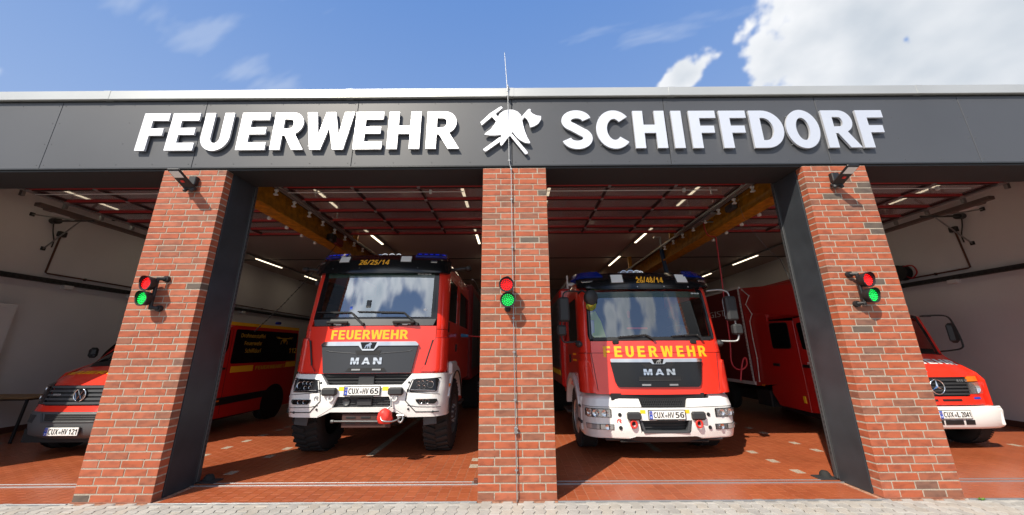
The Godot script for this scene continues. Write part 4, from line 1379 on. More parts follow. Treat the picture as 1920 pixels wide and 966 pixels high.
func steering_wheel(parent: Node, at: Vector3, r: float, tilt := -0.6):
	var m := MB.new()
	var p := PackedVector3Array()
	for k in 29: p.append(Vector3(cos(TAU * k / 28) * r, 0, sin(TAU * k / 28) * r))
	m.xf = Transform3D(Basis(Vector3(1, 0, 0), tilt), at)
	m.tube(p, 0.017, 8, false)
	m.cyl(Vector3(0, -0.06, 0), Vector3(0, 0.0, 0), 0.07, 0.06, 14)
	for k in 3: m.bar(Vector3.ZERO, Vector3(cos(TAU * k / 3 + .5) * r, 0, sin(TAU * k / 3 + .5) * r), 0.03, 0.02, 0.004)
	put("steering_wheel", m, M.cabin, parent)

func lens_round(mb: MB, c: Vector3, n: Vector3, r: float):
	mb.lathe([Vector2(r, 0.0), Vector2(r * .7, -r * .25), Vector2(r * .3, -r * .38), Vector2(0.0, -r * .4)], c, n, 18)

func arch(parent: Node, called: String, c: Vector3, r0: float, r1: float, x0: float, x1: float, a0: float, a1: float, m: Material):
	# a wheel arch: a band bent over a wheel that runs from x0 to x1
	var mb := MB.new()
	var g := [[], [], []]
	for k in 23:
		var an := deg_to_rad(lerpf(a0, a1, k / 22.0))
		var d := Vector3(0, sin(an), cos(an))
		g[0].append(c + d * r1 + Vector3(x0, 0, 0)); g[1].append(c + d * r1 + Vector3(x1, 0, 0)); g[2].append(c + d * r0 + Vector3(x1, 0, 0))
	var rows := [PackedVector3Array(g[0]), PackedVector3Array(g[1])]
	mb.grid(rows, mb.ng())
	mb.grid([PackedVector3Array(g[1]), PackedVector3Array(g[2])], mb.ng())
	var inner := PackedVector3Array()
	for k in 23: inner.append(g[2][k] + Vector3((x0 - x1), 0, 0))
	mb.grid([PackedVector3Array(g[2]), inner], mb.ng())
	return put(called, mb, m, parent)

# ---------------------------------------------------------------- the tall off-road fire truck
func truck_tall():
	var t := thing("fire_truck", "tall red fire truck with angular white bumper and red winch hook cover", "fire truck", Vector3(-2.26, 0, -1.2), 0.0, "fire trucks facing out")
	var n := Nose.new()
	n.add(1.22, -0.02, 1.15, .20, .07); n.add(1.95, -0.06, 1.15, .20, .08); n.add(2.07, -0.09, 1.145, .20, .08)
	n.add(2.86, -0.22, 1.13, .20, .08); n.add(3.06, -0.27, 1.115, .22, .08); n.add(3.15, -0.38, 1.07, .24, .08)
	# red skin
	var fp := on(n, t, "front_panel", M.fire_red, [[1.245, -1.0, 1.0], [1.955, -1.0, 1.0]], 0.0, 0.03, 24, 5)
	var back := 2.75
	for e in [-1, 1]:
		var S := func(y: float, d: float) -> float: return e * (n.side(y) + d)
		on(n, t, "corner_panel", M.fire_red, [[1.245, e * 1.006, S.call(1.245, .05)], [1.90, e * 1.006, S.call(1.90, .05)]], 0.0, 0.03, 8, 4)
		on(n, t, "window_pillar", M.fire_red, [[1.906, e * 1.006, S.call(1.906, .05)], [1.955, e * 1.006, S.call(1.955, .05)], [2.07, e * 1.0, S.call(2.07, .05)], [2.9, e * 0.975, S.call(2.9, .05)], [3.05, e * 0.95, S.call(3.05, .05)]], 0.002, 0.03, 8, 3)
		on(n, t, "front_door", M.fire_red, [[1.20, S.call(1.2, .056), S.call(1.2, 1.12)], [2.06, S.call(2.06, .056), S.call(2.06, 1.12)]], 0.0, 0.03, 4, 3)
		on(n, t, "door_frame", M.fire_red, [[2.06, S.call(2.06, .90), S.call(2.06, 1.12)], [2.80, S.call(2.8, .90), S.call(2.8, 1.12)]], 0.0, 0.03, 2, 3)
		on(n, t, "side_window", M.side_glass, [[2.06, S.call(2.06, .052), S.call(2.06, .90)], [2.80, S.call(2.8, .052), S.call(2.8, .90)]], -0.008, 0.02, 3, 2)
		on(n, t, "cab_roof_side", M.fire_red, [[2.80, S.call(2.8, .056), S.call(2.8, 1.12)], [3.06, S.call(3.06, .056), S.call(3.06, 1.12)], [3.15, S.call(3.15, .056), S.call(3.15, 1.12)]], 0.0, 0.03, 4, 2)
		on(n, t, "crew_side", M.fire_red, [[1.0, S.call(1.2, 1.13), S.call(1.2, back)], [2.06, S.call(2.06, 1.13), S.call(2.06, back)]], 0.0, 0.03, 4, 3)
		on(n, t, "crew_window", M.side_glass, [[2.06, S.call(2.06, 1.25), S.call(2.06, 2.5)], [2.75, S.call(2.75, 1.25), S.call(2.75, 2.5)]], 0.003, 0.02, 2, 2)
		on(n, t, "crew_side", M.fire_red, [[2.06, S.call(2.06, 1.13), S.call(2.06, back)], [3.06, S.call(3.06, 1.13), S.call(3.06, back)], [3.15, S.call(3.15, 1.13), S.call(3.15, back)]], -0.001, 0.03, 4, 3)
		put("door_handle", bx(Vector3(e * 1.165, 1.62, -1.15), Vector3(0.03, 0.14, 0.06), 0.01), M.black_plastic, t)
		put("door_edge_strip", bx(Vector3(e * 1.15, 1.95, -0.40), Vector3(0.02, 0.16, 0.07), 0.008), M.black_plastic, t)
	var roof := MB.new()
	var rr := PackedVector3Array()
	for k in 25: rr.append(n.p(lerpf(-1.2, 1.2, k / 24.0), 3.15))
	rr.append(Vector3(1.06, 3.15, -back - .4)); rr.append(Vector3(-1.06, 3.15, -back - .4))
	roof.fan(rr, Vector3(0, 3.18, -1.4))
	put("roof", roof, M.fire_red, t)
	# windscreen and what surrounds it
	on(n, t, "cowl_panel", M.grey_plastic, [[1.962, -0.95, 0.945], [2.065, -0.985, 0.985]], 0.006, 0.03, 24, 2)
	var ws := on(n, t, "windscreen", M.windscreen, [[2.09, -0.905, 0.905], [2.86, -0.90, 0.90]], 0.004, 0.0, 24, 6)
	for e in [-1, 1]: on(n, ws, "black_border", M.gloss_black, [[2.066, e * 0.90, e * 0.998], [2.87, e * 0.895, e * 0.972]], 0.005, 0.02, 4, 4)
	on(n, ws, "black_border", M.gloss_black, [[2.066, -0.90, 0.90], [2.10, -0.90, 0.90]], 0.005, 0.02, 20, 1)
	on(n, ws, "sun_strip", M.sun_strip, [[2.765, -0.90, 0.90], [2.86, -0.90, 0.90]], 0.007, 0.0, 20, 2)
	var tok := n.wrap(word("", 0.1, 0.1, 0.0).duplicate() if false else bx(Vector3.ZERO, Vector3(0.075, 0.125, 0.002)).mesh(), Vector2(-0.11, 2.31), 0.008)
	put("toll_box", tok, M.dark_plastic, ws)
	put("toll_box_face", n.wrap(bx(Vector3.ZERO, Vector3(0.055, 0.085, 0.002)).mesh(), Vector2(-0.11, 2.305), 0.011), M.grey_plastic, ws)
	put("sticker", n.wrap(bx(Vector3.ZERO, Vector3(0.05, 0.03, 0.001)).mesh(), Vector2(0.80, 2.22), 0.006), M.white_print, ws)
	put("sticker", n.wrap(bx(Vector3.ZERO, Vector3(0.04, 0.05, 0.001)).mesh(), Vector2(-0.39, 2.25), 0.006), M.plate_blue, ws)
	put("filter_marks", n.wrap(print_text("oooo", 0.02, 0.22, 0.001), Vector2(0.73, 2.825), 0.009), M.white_print, ws)
	wiper(t, n, Vector2(-0.95, 2.18), Vector2(-0.36, 2.165), Vector2(-0.14, 1.975))
	wiper(t, n, Vector2(-0.26, 2.18), Vector2(0.48, 2.16), Vector2(0.70, 1.975))
	for hx in [-0.55, 0.50]:
		var g := MB.new()
		var c := n.p(hx, 2.0)
		g.box(c + Vector3(0, 0.012, 0.05), Vector3(0.35, 0.04, 0.035), 0.012)
		g.box(c + Vector3(-0.13, -0.005, 0.02), Vector3(0.07, 0.075, 0.06), 0.012); g.box(c + Vector3(0.13, 0.0, 0.02), Vector3(0.05, 0.06, 0.06), 0.012)
		var h := put("grab_handle", g, M.black_plastic, t)
		put("handle_plate", bx(c + Vector3(0.02, -0.022, 0.035), Vector3(0.09, 0.022, 0.02), 0.004), M.galvanised, h)
	# cabin
	put("cabin", bx(Vector3(0, 1.5, -1.75), Vector3(2.2, 0.6, 2.2)), M.cabin, t)
	put("dashboard", bx(Vector3(0, 2.0, -0.62), Vector3(2.1, 0.14, 0.55), 0.05), M.cabin, t)
	put("cabin_rear_wall", bx(Vector3(0, 2.4, -2.9), Vector3(2.2, 1.4, 0.05)), M.cabin, t)
	seats(t, -1.6, 1.75, [-0.7, 0.68])
	steering_wheel(t, Vector3(0.66, 2.12, -0.95), 0.22)
	put("headliner", bx(Vector3(0, 3.08, -1.7), Vector3(2.0, 0.05, 2.2)), M.cabin, t)
	# light visor over the screen
	var v := on(n, t, "light_visor", M.gloss_black, [[2.835, -1.11, 1.11], [2.87, -1.13, 1.13], [3.055, -1.13, 1.13]], 0.075, 0.06, 28, 2)
	var v2 := on(n, v, "visor_top", M.visor_red_black, [[3.055, -1.13, 1.13], [3.13, -1.05, 1.05]], 0.075, 0.05, 28, 2)
	on(n, v, "visor_lip", M.gloss_black, [[2.82, -0.5, 0.5], [2.84, -1.0, 1.0]], 0.07, 0.02, 20, 1)
	for x in [-0.63, 0.41]:
		var lm := put("visor_lamp", n.wrap(bx(Vector3.ZERO, Vector3(0.19, 0.075, 0.02), 0.006).mesh(), Vector2(x, 3.04 - 0.0), 0.08), M.black_plastic, v)
		put("lamp_face", n.wrap(bx(Vector3.ZERO, Vector3(0.17, 0.058, 0.01), 0.004).mesh(), Vector2(x, 3.04), 0.092), M.plate_white, lm)
	for x in [-1.03, 0.87]:
		put("corner_lamp", n.wrap(bx(Vector3.ZERO, Vector3(0.11, 0.035, 0.015), 0.005).mesh(), Vector2(x, 3.025), 0.08), M.lamp_bowl, v)
	put("call_number", n.wrap(print_text("26/25/14", 0.086, 0.50, 0.002, 0.18), Vector2(-0.11, 3.005), 0.078), M.yellow_print, v)
	for x in [-0.82, -0.35, 0.14, 0.62]:
		var sc := MB.new(); sc.cyl(n.p(x, 2.925) + Vector3(0, 0, 0.07), n.p(x, 2.925) + Vector3(0, 0, 0.084), 0.014, 0.011, 8)
		put("visor_screw", sc, M.black_plastic, v)
	# blue light bars and work lamps on the roof
	for q in [[0.55, 1.05, 0], [-1.03, -0.60, 1]]:
		var bl := on(n, t, "blue_light_bar", M.blue_lens, [[3.075, q[0], q[1]], [3.155, q[0] + .01, q[1] - .01]], 0.10, 0.14, 8, 2)
		for k in 5: put("led", n.wrap(bx(Vector3.ZERO, Vector3(0.05, 0.014, 0.006)).mesh(), Vector2(lerpf(q[0] + .06, q[1] - .06, k / 4.0), 3.12), 0.102), M.blue_led, bl)
	for q in [[-0.29, 0.055, .35], [-0.205, .07, .12], [-0.075, .07, 0.0], [0.05, .065, -.12], [0.125, .05, -.4]]: work_lamp(t, Vector3(q[0] + 0.06, 3.255, -0.72), q[1], q[2])
	for e in [-1, 1]:
		var ma := MB.new()
		ma.bar(Vector3(e * 1.06, 2.95, -0.55), Vector3(e * 1.44, 2.985, -0.50), 0.06, 0.05, 0.015)
		ma.box(Vector3(e * 1.44, 2.975, -0.50), Vector3(0.10, 0.085, 0.13), 0.025)
		put("camera_mirror", ma, M.black_plastic, t)
	put("side_camera", bx(Vector3(-1.17, 2.72, -0.44), Vector3(0.07, 0.10, 0.08), 0.02), M.dark_plastic, t)
	# front lettering, grille, badge
	put("lettering", n.wrap(word("FEUERWEHR", 0.142, 1.21, 0.002, 0.13), Vector2(-0.03, 1.822), 0.001), M.yellow_print, fp)
	var gr := on(n, t, "grille_panel", M.grille_grey, [[1.25, -0.665, 0.67], [1.45, -0.705, .705], [1.65, -0.745, 0.745]], 0.03, 0.05, 20, 3)
	put("grille_crease", along(n, [-.66, 1.585, -.60, 1.565, -.20, 1.535, -.15, 1.50], 0.031, 0.006), M.grille_grey, gr)
	put("grille_crease", along(n, [.66, 1.585, .60, 1.565, .20, 1.535, .15, 1.50], 0.031, 0.006), M.grille_grey, gr)
	put("brand_letters", n.wrap(_man(0.098, 0.47), Vector2(-0.012, 1.425), 0.032), M.chrome, gr)
	on(n, gr, "badge_recess", M.black_plastic, [[1.515, -.17, .17], [1.58, -.20, .20]], 0.034, 0.02, 6, 1)
	on(n, gr, "slot_panel", M.black_plastic, [[1.275, -.31, .31], [1.325, -.265, .265]], 0.036, 0.02, 8, 1)
	for x in [-0.15, 0.16]: put("slot", n.wrap(bx(Vector3.ZERO, Vector3(0.13, 0.022, 0.008)).mesh(), Vector2(x, 1.30), 0.042), M.galvanised, gr)
	var cr := on(n, t, "chrome_strip", M.chrome, [[1.650, -0.748, 0.748], [1.672, -0.748, 0.748], [1.702, -0.72, 0.72], [1.712, -0.70, 0.70]], 0.045, 0.04, 30, 1)
	on(n, cr, "chrome_drop", M.chrome, [[1.578, -.085, .085], [1.600, -.105, .105], [1.655, -.155, .155]], 0.046, 0.03, 10, 1)
	lion_badge(cr, n.p(0, 1.655) + Vector3(0, 0, 0.056), 0.11, 0.245, 0.10)
	# corner deflectors with their dark slits
	for e in [-1, 1]:
		var df := on(n, t, "air_deflector", M.fire_red, [[1.27, e * .80, e * (n.side(1.27) + .02)], [1.35, e * .86, e * (n.side(1.35) + .03)], [1.72, e * .975, e * (n.side(1.72) + .03)], [1.765, e * 1.0, e * (n.side(1.765) + .0)]], 0.028, 0.03, 10, 3)
		put("slit", along(n, [e * .868, 1.36, e * .965, 1.735], 0.020, 0.013), M.black_plastic, df)
		put("edge_line", along(n, [e * .80, 1.275, e * .86, 1.35, e * .972, 1.72, e * 1.0, 1.765, e * 1.2, 1.77], 0.022, 0.007), M.tarp_red, df)
	# radiator gap between grille and bumper
	var rg := put("radiator_gap", bx(Vector3(0, 1.10, -0.14), Vector3(1.7, 0.36, 0.1)), M.black_plastic, t)
	for k in 3:
		put("slat", bx(Vector3(-0.36, 1.12 + k * 0.045, -0.07), Vector3(0.5, 0.012, 0.05), 0.003), M.dark_plastic, rg)
		put("slat", bx(Vector3(0.38, 1.12 + k * 0.045, -0.07), Vector3(0.5, 0.012, 0.05), 0.003), M.dark_plastic, rg)
	put("slat_frame", bx(Vector3(0, 1.15, -0.06), Vector3(0.24, 0.13, 0.04), 0.006), M.dark_plastic, rg)
	# bumper
	var b := Nose.new()
	b.add(.62, 0.0, 1.21, .26, .05); b.add(.80, 0.03, 1.225, .26, .05); b.add(1.0, 0.035, 1.22, .26, .05); b.add(1.25, -0.01, 1.19, .26, .05)
	var bp := on(b, t, "bumper", M.white_paint, [[.922, -.385, .385], [.94, -.40, .40], [1.085, -.56, .56]], 0.0, 0.09, 20, 2)
	on(b, bp, "lower_bar", M.white_paint, [[.708, -.47, .47], [.765, -.45, .45]], 0.0, 0.09, 20, 2)
	for e in [-1, 1]:
		var S := func(y: float) -> float: return e * (b.side(y) + .06)
		on(b, bp, "bumper_wing", M.white_paint, [[.632, S.call(.632), e * .665], [.708, S.call(.708), e * .47], [.765, S.call(.765), e * .45], [.922, S.call(.922), e * .385], [1.085, S.call(1.085), e * .56], [1.238, S.call(1.238) - e * .06, e * .69]], 0.0, 0.09, 16, 3)
		var hd := on(b, bp, "headlight", M.gloss_black, [[.985, e * 1.06, e * .69], [1.00, e * 1.08, e * .675], [1.15, e * 1.10, e * .725], [1.165, e * 1.08, e * .76]], 0.012, 0.02, 8, 2)
		var ln := MB.new()
		for q in [[.80, 1.105], [.86, 1.11], [.92, 1.115], [.81, 1.05], [.885, 1.045]]:
			lens_round(ln, b.p(e * q[0], q[1]) + b.nrm(e * q[0], q[1]) * 0.016, b.nrm(e * q[0], q[1]), 0.026)
		lens_round(ln, b.p(e * .98, 1.08) + b.nrm(e * .98, 1.08) * 0.016, b.nrm(e * .98, 1.08), 0.05)
		put("optics", ln, M.lamp_bowl, hd)
		put("daylight_strip", along(b, [e * .70, 1.01, e * 1.05, .998], 0.014, 0.006), M.lamp_bowl, hd)
		var fg := on(b, bp, "fog_lamp", M.gloss_black, [[.815, e * 1.05, e * .82], [.85, e * 1.09, e * .785], [.882, e * 1.08, e * .775]], 0.012, 0.02, 6, 2)
		var fl := MB.new()
		for q in [.86, .945]: lens_round(fl, b.p(e * q, .848) + b.nrm(e * q, .848) * 0.016, b.nrm(e * q, .848), 0.03)
		put("optics", fl, M.lamp_bowl, fg)
		put("groove", along(b, [e * 1.13, 1.175, e * .70, 1.150, e * .645, .985, e * .63, .86, e * .78, .705, e * 1.12, .70], 0.002, 0.007), M.black_plastic, bp)
		put("groove", along(b, [e * .645, .985, e * 1.12, .945], 0.001, 0.0045), M.black_plastic, bp)
		put("groove", along(b, [e * .66, .80, e * .80, .775, e * 1.15, .765], 0.001, 0.0045), M.black_plastic, bp)
		put("crease", along(b, [e * .45, .765, e * .66, .64], -0.001, 0.004), M.galvanised, bp)
		for q in [[.66, 1.115], [.655, 1.01], [.675, .745], [1.03, .70]]:
			var bo := MB.new(); bo.cyl(b.p(e * q[0], q[1]), b.p(e * q[0], q[1]) + Vector3(0, 0, 0.010), 0.017, 0.015, 12)
			put("bolt", bo, M.black_plastic, bp)
		put("rubber_block", n.wrap(bx(Vector3.ZERO, Vector3(0.22, 0.115, 0.06), 0.022).mesh(), Vector2(e * .49, 1.0), 0.12) if false else bx(b.p(e * .49, .995) + Vector3(0, 0.002, 0.035), Vector3(0.225, 0.112, 0.07), 0.024).mesh(), M.dark_plastic, bp)
		put("reflector_film", b.wrap(bx(Vector3.ZERO, Vector3(0.088, 0.055, 0.001)).mesh(), Vector2(e * .325, 1.032), 0.002), M.yellow_film, bp)
		var te := MB.new()
		te.lathe([Vector2(0.045, -0.012), Vector2(0.047, 0.012), Vector2(0.028, 0.014), Vector2(0.026, -0.01)], b.p(e * .47, .905) + Vector3(0, 0, 0.02), Vector3(0, 0, 1), 18, [1, 2])
		put("tow_eye", te, M.white_paint, bp)
		put("indicator", bx(b.p(e * (b.side(1.05) + .02), 1.05) + Vector3(e * 0.008, 0, 0), Vector3(0.02, 0.05, 0.10), 0.006), M.orange_lens, bp)
	put("maker_mark", b.wrap(_r_logo(0.07), Vector2(-.69, .895), 0.002), M.galvanised, bp)
	number_plate(bp, "CUX HV 65", Vector3(-0.01, 1.003, 0.052))
	put("plate_foot", bx(Vector3(-0.01, 0.925, 0.05), Vector3(0.34, 0.02, 0.02), 0.004), M.black_plastic, bp)
	var lo := put("lower_grille", bx(Vector3(0, .845, -0.06), Vector3(0.92, 0.17, 0.06)), M.black_plastic, t)
	for k in 4: put("grille_bar", bx(Vector3(0, .785 + k * .036, -0.03), Vector3(0.84, 0.012, 0.03), 0.003), M.dark_plastic, lo)
	for k in 9: put("grille_bar", bx(Vector3(-0.36 + k * .09, .84, -0.034), Vector3(0.01, 0.14, 0.02)), M.dark_plastic, lo)
	put("sensor_box", bx(Vector3(0.02, .845, -0.01), Vector3(0.22, 0.09, 0.04), 0.008), M.dark_plastic, lo)
	var hn := MB.new(); lens_round(hn, Vector3(-0.25, .845, 0.0), Vector3(0, 0, 1), 0.05)
	put("horn", hn, M.grey_plastic, lo)
	# winch below the bumper, hook in its red cover
	var wp := put("winch_mount", bx(Vector3(0.06, .585, -0.05), Vector3(0.72, 0.19, 0.04), 0.006), M.winch_brown, t)
	for k in 3:
		for j in 2: put("opening", bx(Vector3(-0.17 + k * .22, .555 + j * .075, -0.026), Vector3(0.14, 0.028, 0.006), 0.002), M.black_plastic, wp)
	var rod := MB.new(); rod.cyl(Vector3(-0.42, .583, 0.0), Vector3(0.28, .58, 0.0), 0.014, 0.014, 12); rod.cyl(Vector3(-0.44, .583, 0.0), Vector3(-0.40, .583, 0.0), 0.024, 0.024, 12)
	put("roller", rod, M.dark_steel, wp)
	var bag := MB.new()
	var gg := bag.ng()
	var rowsb := []
	for k in 9:
		var y := lerpf(.765, .57, k / 8.0)
		var wd: float = [0.03, .07, .088, .098, .105, .108, .108, .104, .085][k]
		var dp: float = [0.02, .05, .06, .066, .07, .072, .07, .066, .05][k]
		var ring := PackedVector3Array()
		for j in 18:
			var an := TAU * j / 18
			var w1 := 1.0 + 0.07 * sin(an * 3.0 + k * 1.3) + 0.05 * sin(an * 5.0 - k)
			ring.append(Vector3(.365 + 0.015 * k / 8.0 + cos(an) * wd * w1, y, 0.09 + sin(an) * dp * w1))
		rowsb.append(ring)
	bag.grid(rowsb, gg, true, true)
	bag.fan(rowsb[0], Vector3(.365, .775, 0.09)); bag.fan(rowsb[8], Vector3(.38, .562, 0.09))
	put("hook_cover", bag, M.hook_red, wp)
	var cb := MB.new(); cb.tube(curve([.33, .66, 0.14, .36, .625, 0.17, .42, .61, 0.17, .50, .605, 0.14, .56, .62, 0.10, .59, .645, 0.06]), 0.012, 8)
	put("winch_cable", cb, M.steel, wp)
	var sh := MB.new(); sh.tube(curve([.555, .66, 0.06, .565, .60, 0.07, .60, .58, 0.07, .625, .62, 0.06, .615, .665, 0.05]), 0.014, 8); sh.cyl(Vector3(.53, .665, 0.05), Vector3(.64, .67, 0.05), 0.016, 0.016, 10)
	put("shackle", sh, M.steel, wp)
	var ck := MB.new(); ck.tube(V3([.40, .76, .08, .44, .80, .06, .43, .90, .05]), 0.012, 8)
	put("hook", ck, M.steel, wp)
	# chassis, axle, wheels
	put("chassis", bx(Vector3(0, .85, -3.2), Vector3(0.9, 0.28, 5.6)), M.black_plastic, t)
	put("engine_sump", bx(Vector3(0, .72, -0.9), Vector3(0.7, 0.35, 0.8), 0.05), M.rubber, t)
	var ax := MB.new(); ax.cyl(Vector3(-0.85, .55, -.88), Vector3(.85, .55, -.88), 0.09, 0.09, 12); ax.lathe([Vector2(0, -.2), Vector2(.14, -.15), Vector2(.2, 0), Vector2(.14, .15), Vector2(0, .2)], Vector3(.25, .55, -.88), Vector3(0, 0, 1), 16)
	put("front_axle", ax, M.rubber, t)
	for e in [-1, 1]:
		wheel(t, Vector3(e * 1.01, .55, -.88), .55, .42, e, 30, "grey_plastic")
		wheel(t, Vector3(e * 1.0, .55, -5.2), .55, .45, e, 0, "grey_plastic")
		arch(t, "wheel_arch", Vector3(0, .58, -.88), .66, .74, e * 0.85, e * 1.235, 25.0, 165.0, M.white_paint)
		put("arch_front", bx(Vector3(e * 1.165, 1.02, -0.42), Vector3(0.07, 0.40, 0.24), 0.03), M.white_paint, t)
		put("arch_panel", bx(Vector3(e * 1.20, 1.30, -0.62), Vector3(0.08, 0.20, 0.55), 0.03), M.white_paint, t)
		put("arch_lip", arch_lip(Vector3(e * 1.237, .58, -.88), .655), M.black_plastic, t)
		var mf := put("mud_guard", bx(Vector3(e * 1.02, .515, -0.16), Vector3(0.20, 0.22, 0.015), 0.005), M.grey_plastic, t)
		mf.rotation.z = e * 0.10
		put("step", bx(Vector3(e * 1.12, .62, -1.75), Vector3(0.22, 0.05, 0.5), 0.01), M.dark_plastic, t)
		put("step_panel", bx(Vector3(e * 1.14, .82, -1.72), Vector3(0.08, 0.40, 0.42), 0.01), M.fire_red, t)
	# equipment body with roller shutters
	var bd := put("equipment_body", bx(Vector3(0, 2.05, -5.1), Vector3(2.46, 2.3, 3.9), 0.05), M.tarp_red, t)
	for e in [-1, 1]:
		for k in 3:
			for j in 16: put("shutter_slat", bx(Vector3(e * 1.236, 1.2 + j * .115, -3.75 - k * 1.28), Vector3(0.012, 0.108, 1.16), 0.003), M.grey_plastic, bd)
		var rl := MB.new(); rl.tube(V3([e * 1.2, 3.32, -3.2, e * 1.2, 3.36, -3.6, e * 1.2, 3.36, -6.9]), 0.02, 8)
		put("roof_rail", rl, M.galvanised, bd)
	# charging cable on the right side
	var pl := MB.new(); pl.cyl(Vector3(1.20, 1.86, -1.55), Vector3(1.34, 1.85, -1.52), 0.035, 0.028, 12)
	put("charging_plug", pl, M.plug_blue, t)
	var cc := MB.new(); cc.tube(curve([1.34, 1.85, -1.52, 1.5, 1.84, -1.55, 1.8, 1.83, -1.7, 2.2, 1.84, -2.0]), 0.012, 8)
	put("charging_cable", cc, M.red_hose, t)

func arch_lip(c: Vector3, r: float) -> MB:
	var p := PackedVector3Array()
	for k in 23:
		var an := deg_to_rad(lerpf(8, 165, k / 22.0))
		p.append(c + Vector3(0, sin(an), cos(an)) * r)
	var m := MB.new()
	m.tube(p, 0.012, 6)
	return m

func _man(h: float, w: float) -> ArrayMesh:
	# wide chrome letters, each cut through by a fine level line
	var m := MB.new()
	var x := -w / 2
	var lw := w * 0.27
	for ch in "MAN":
		var g := glyph(ch)
		m.xf = Transform3D(Basis(Vector3(lw / g[0], 0, 0), Vector3(0, h, 0), Vector3(0, 0, 1)), Vector3(x, -h / 2, 0))
		var o: PackedVector2Array = g[1]
		for band in [[-0.1, 0.44], [0.52, 1.1]]:
			var bp := V2([-1, band[0], 2, band[0], 2, band[1], -1, band[1]])
			for piece in MB.cut(o, g[2]):
				for q in Geometry2D.intersect_polygons(piece, bp): m.prism(q, 0.0, 0.010)
		x += lw + w * 0.095
	return m.mesh()

func _r_logo(h: float) -> ArrayMesh:
	var m := MB.new()
	m.xf = Transform3D(Basis(Vector3(h, 0, 0), Vector3(0, h, 0), Vector3(0, 0, 1)), Vector3(-h * .6, -h * .5, 0))
	m.prism(V2([.25, .62, .50, .62, .72, .20, 1.05, .20, .84, .55, .96, .66, .96, .90, .80, 1.0, .30, 1.0, .02, .62, .02, .42, .25, .10, .30, .26, .18, .48, .18, .58, .36, .84, .74, .84, .80, .76, .72, .70, .25, .72]), 0.0, 0.003)
	return m.mesh()

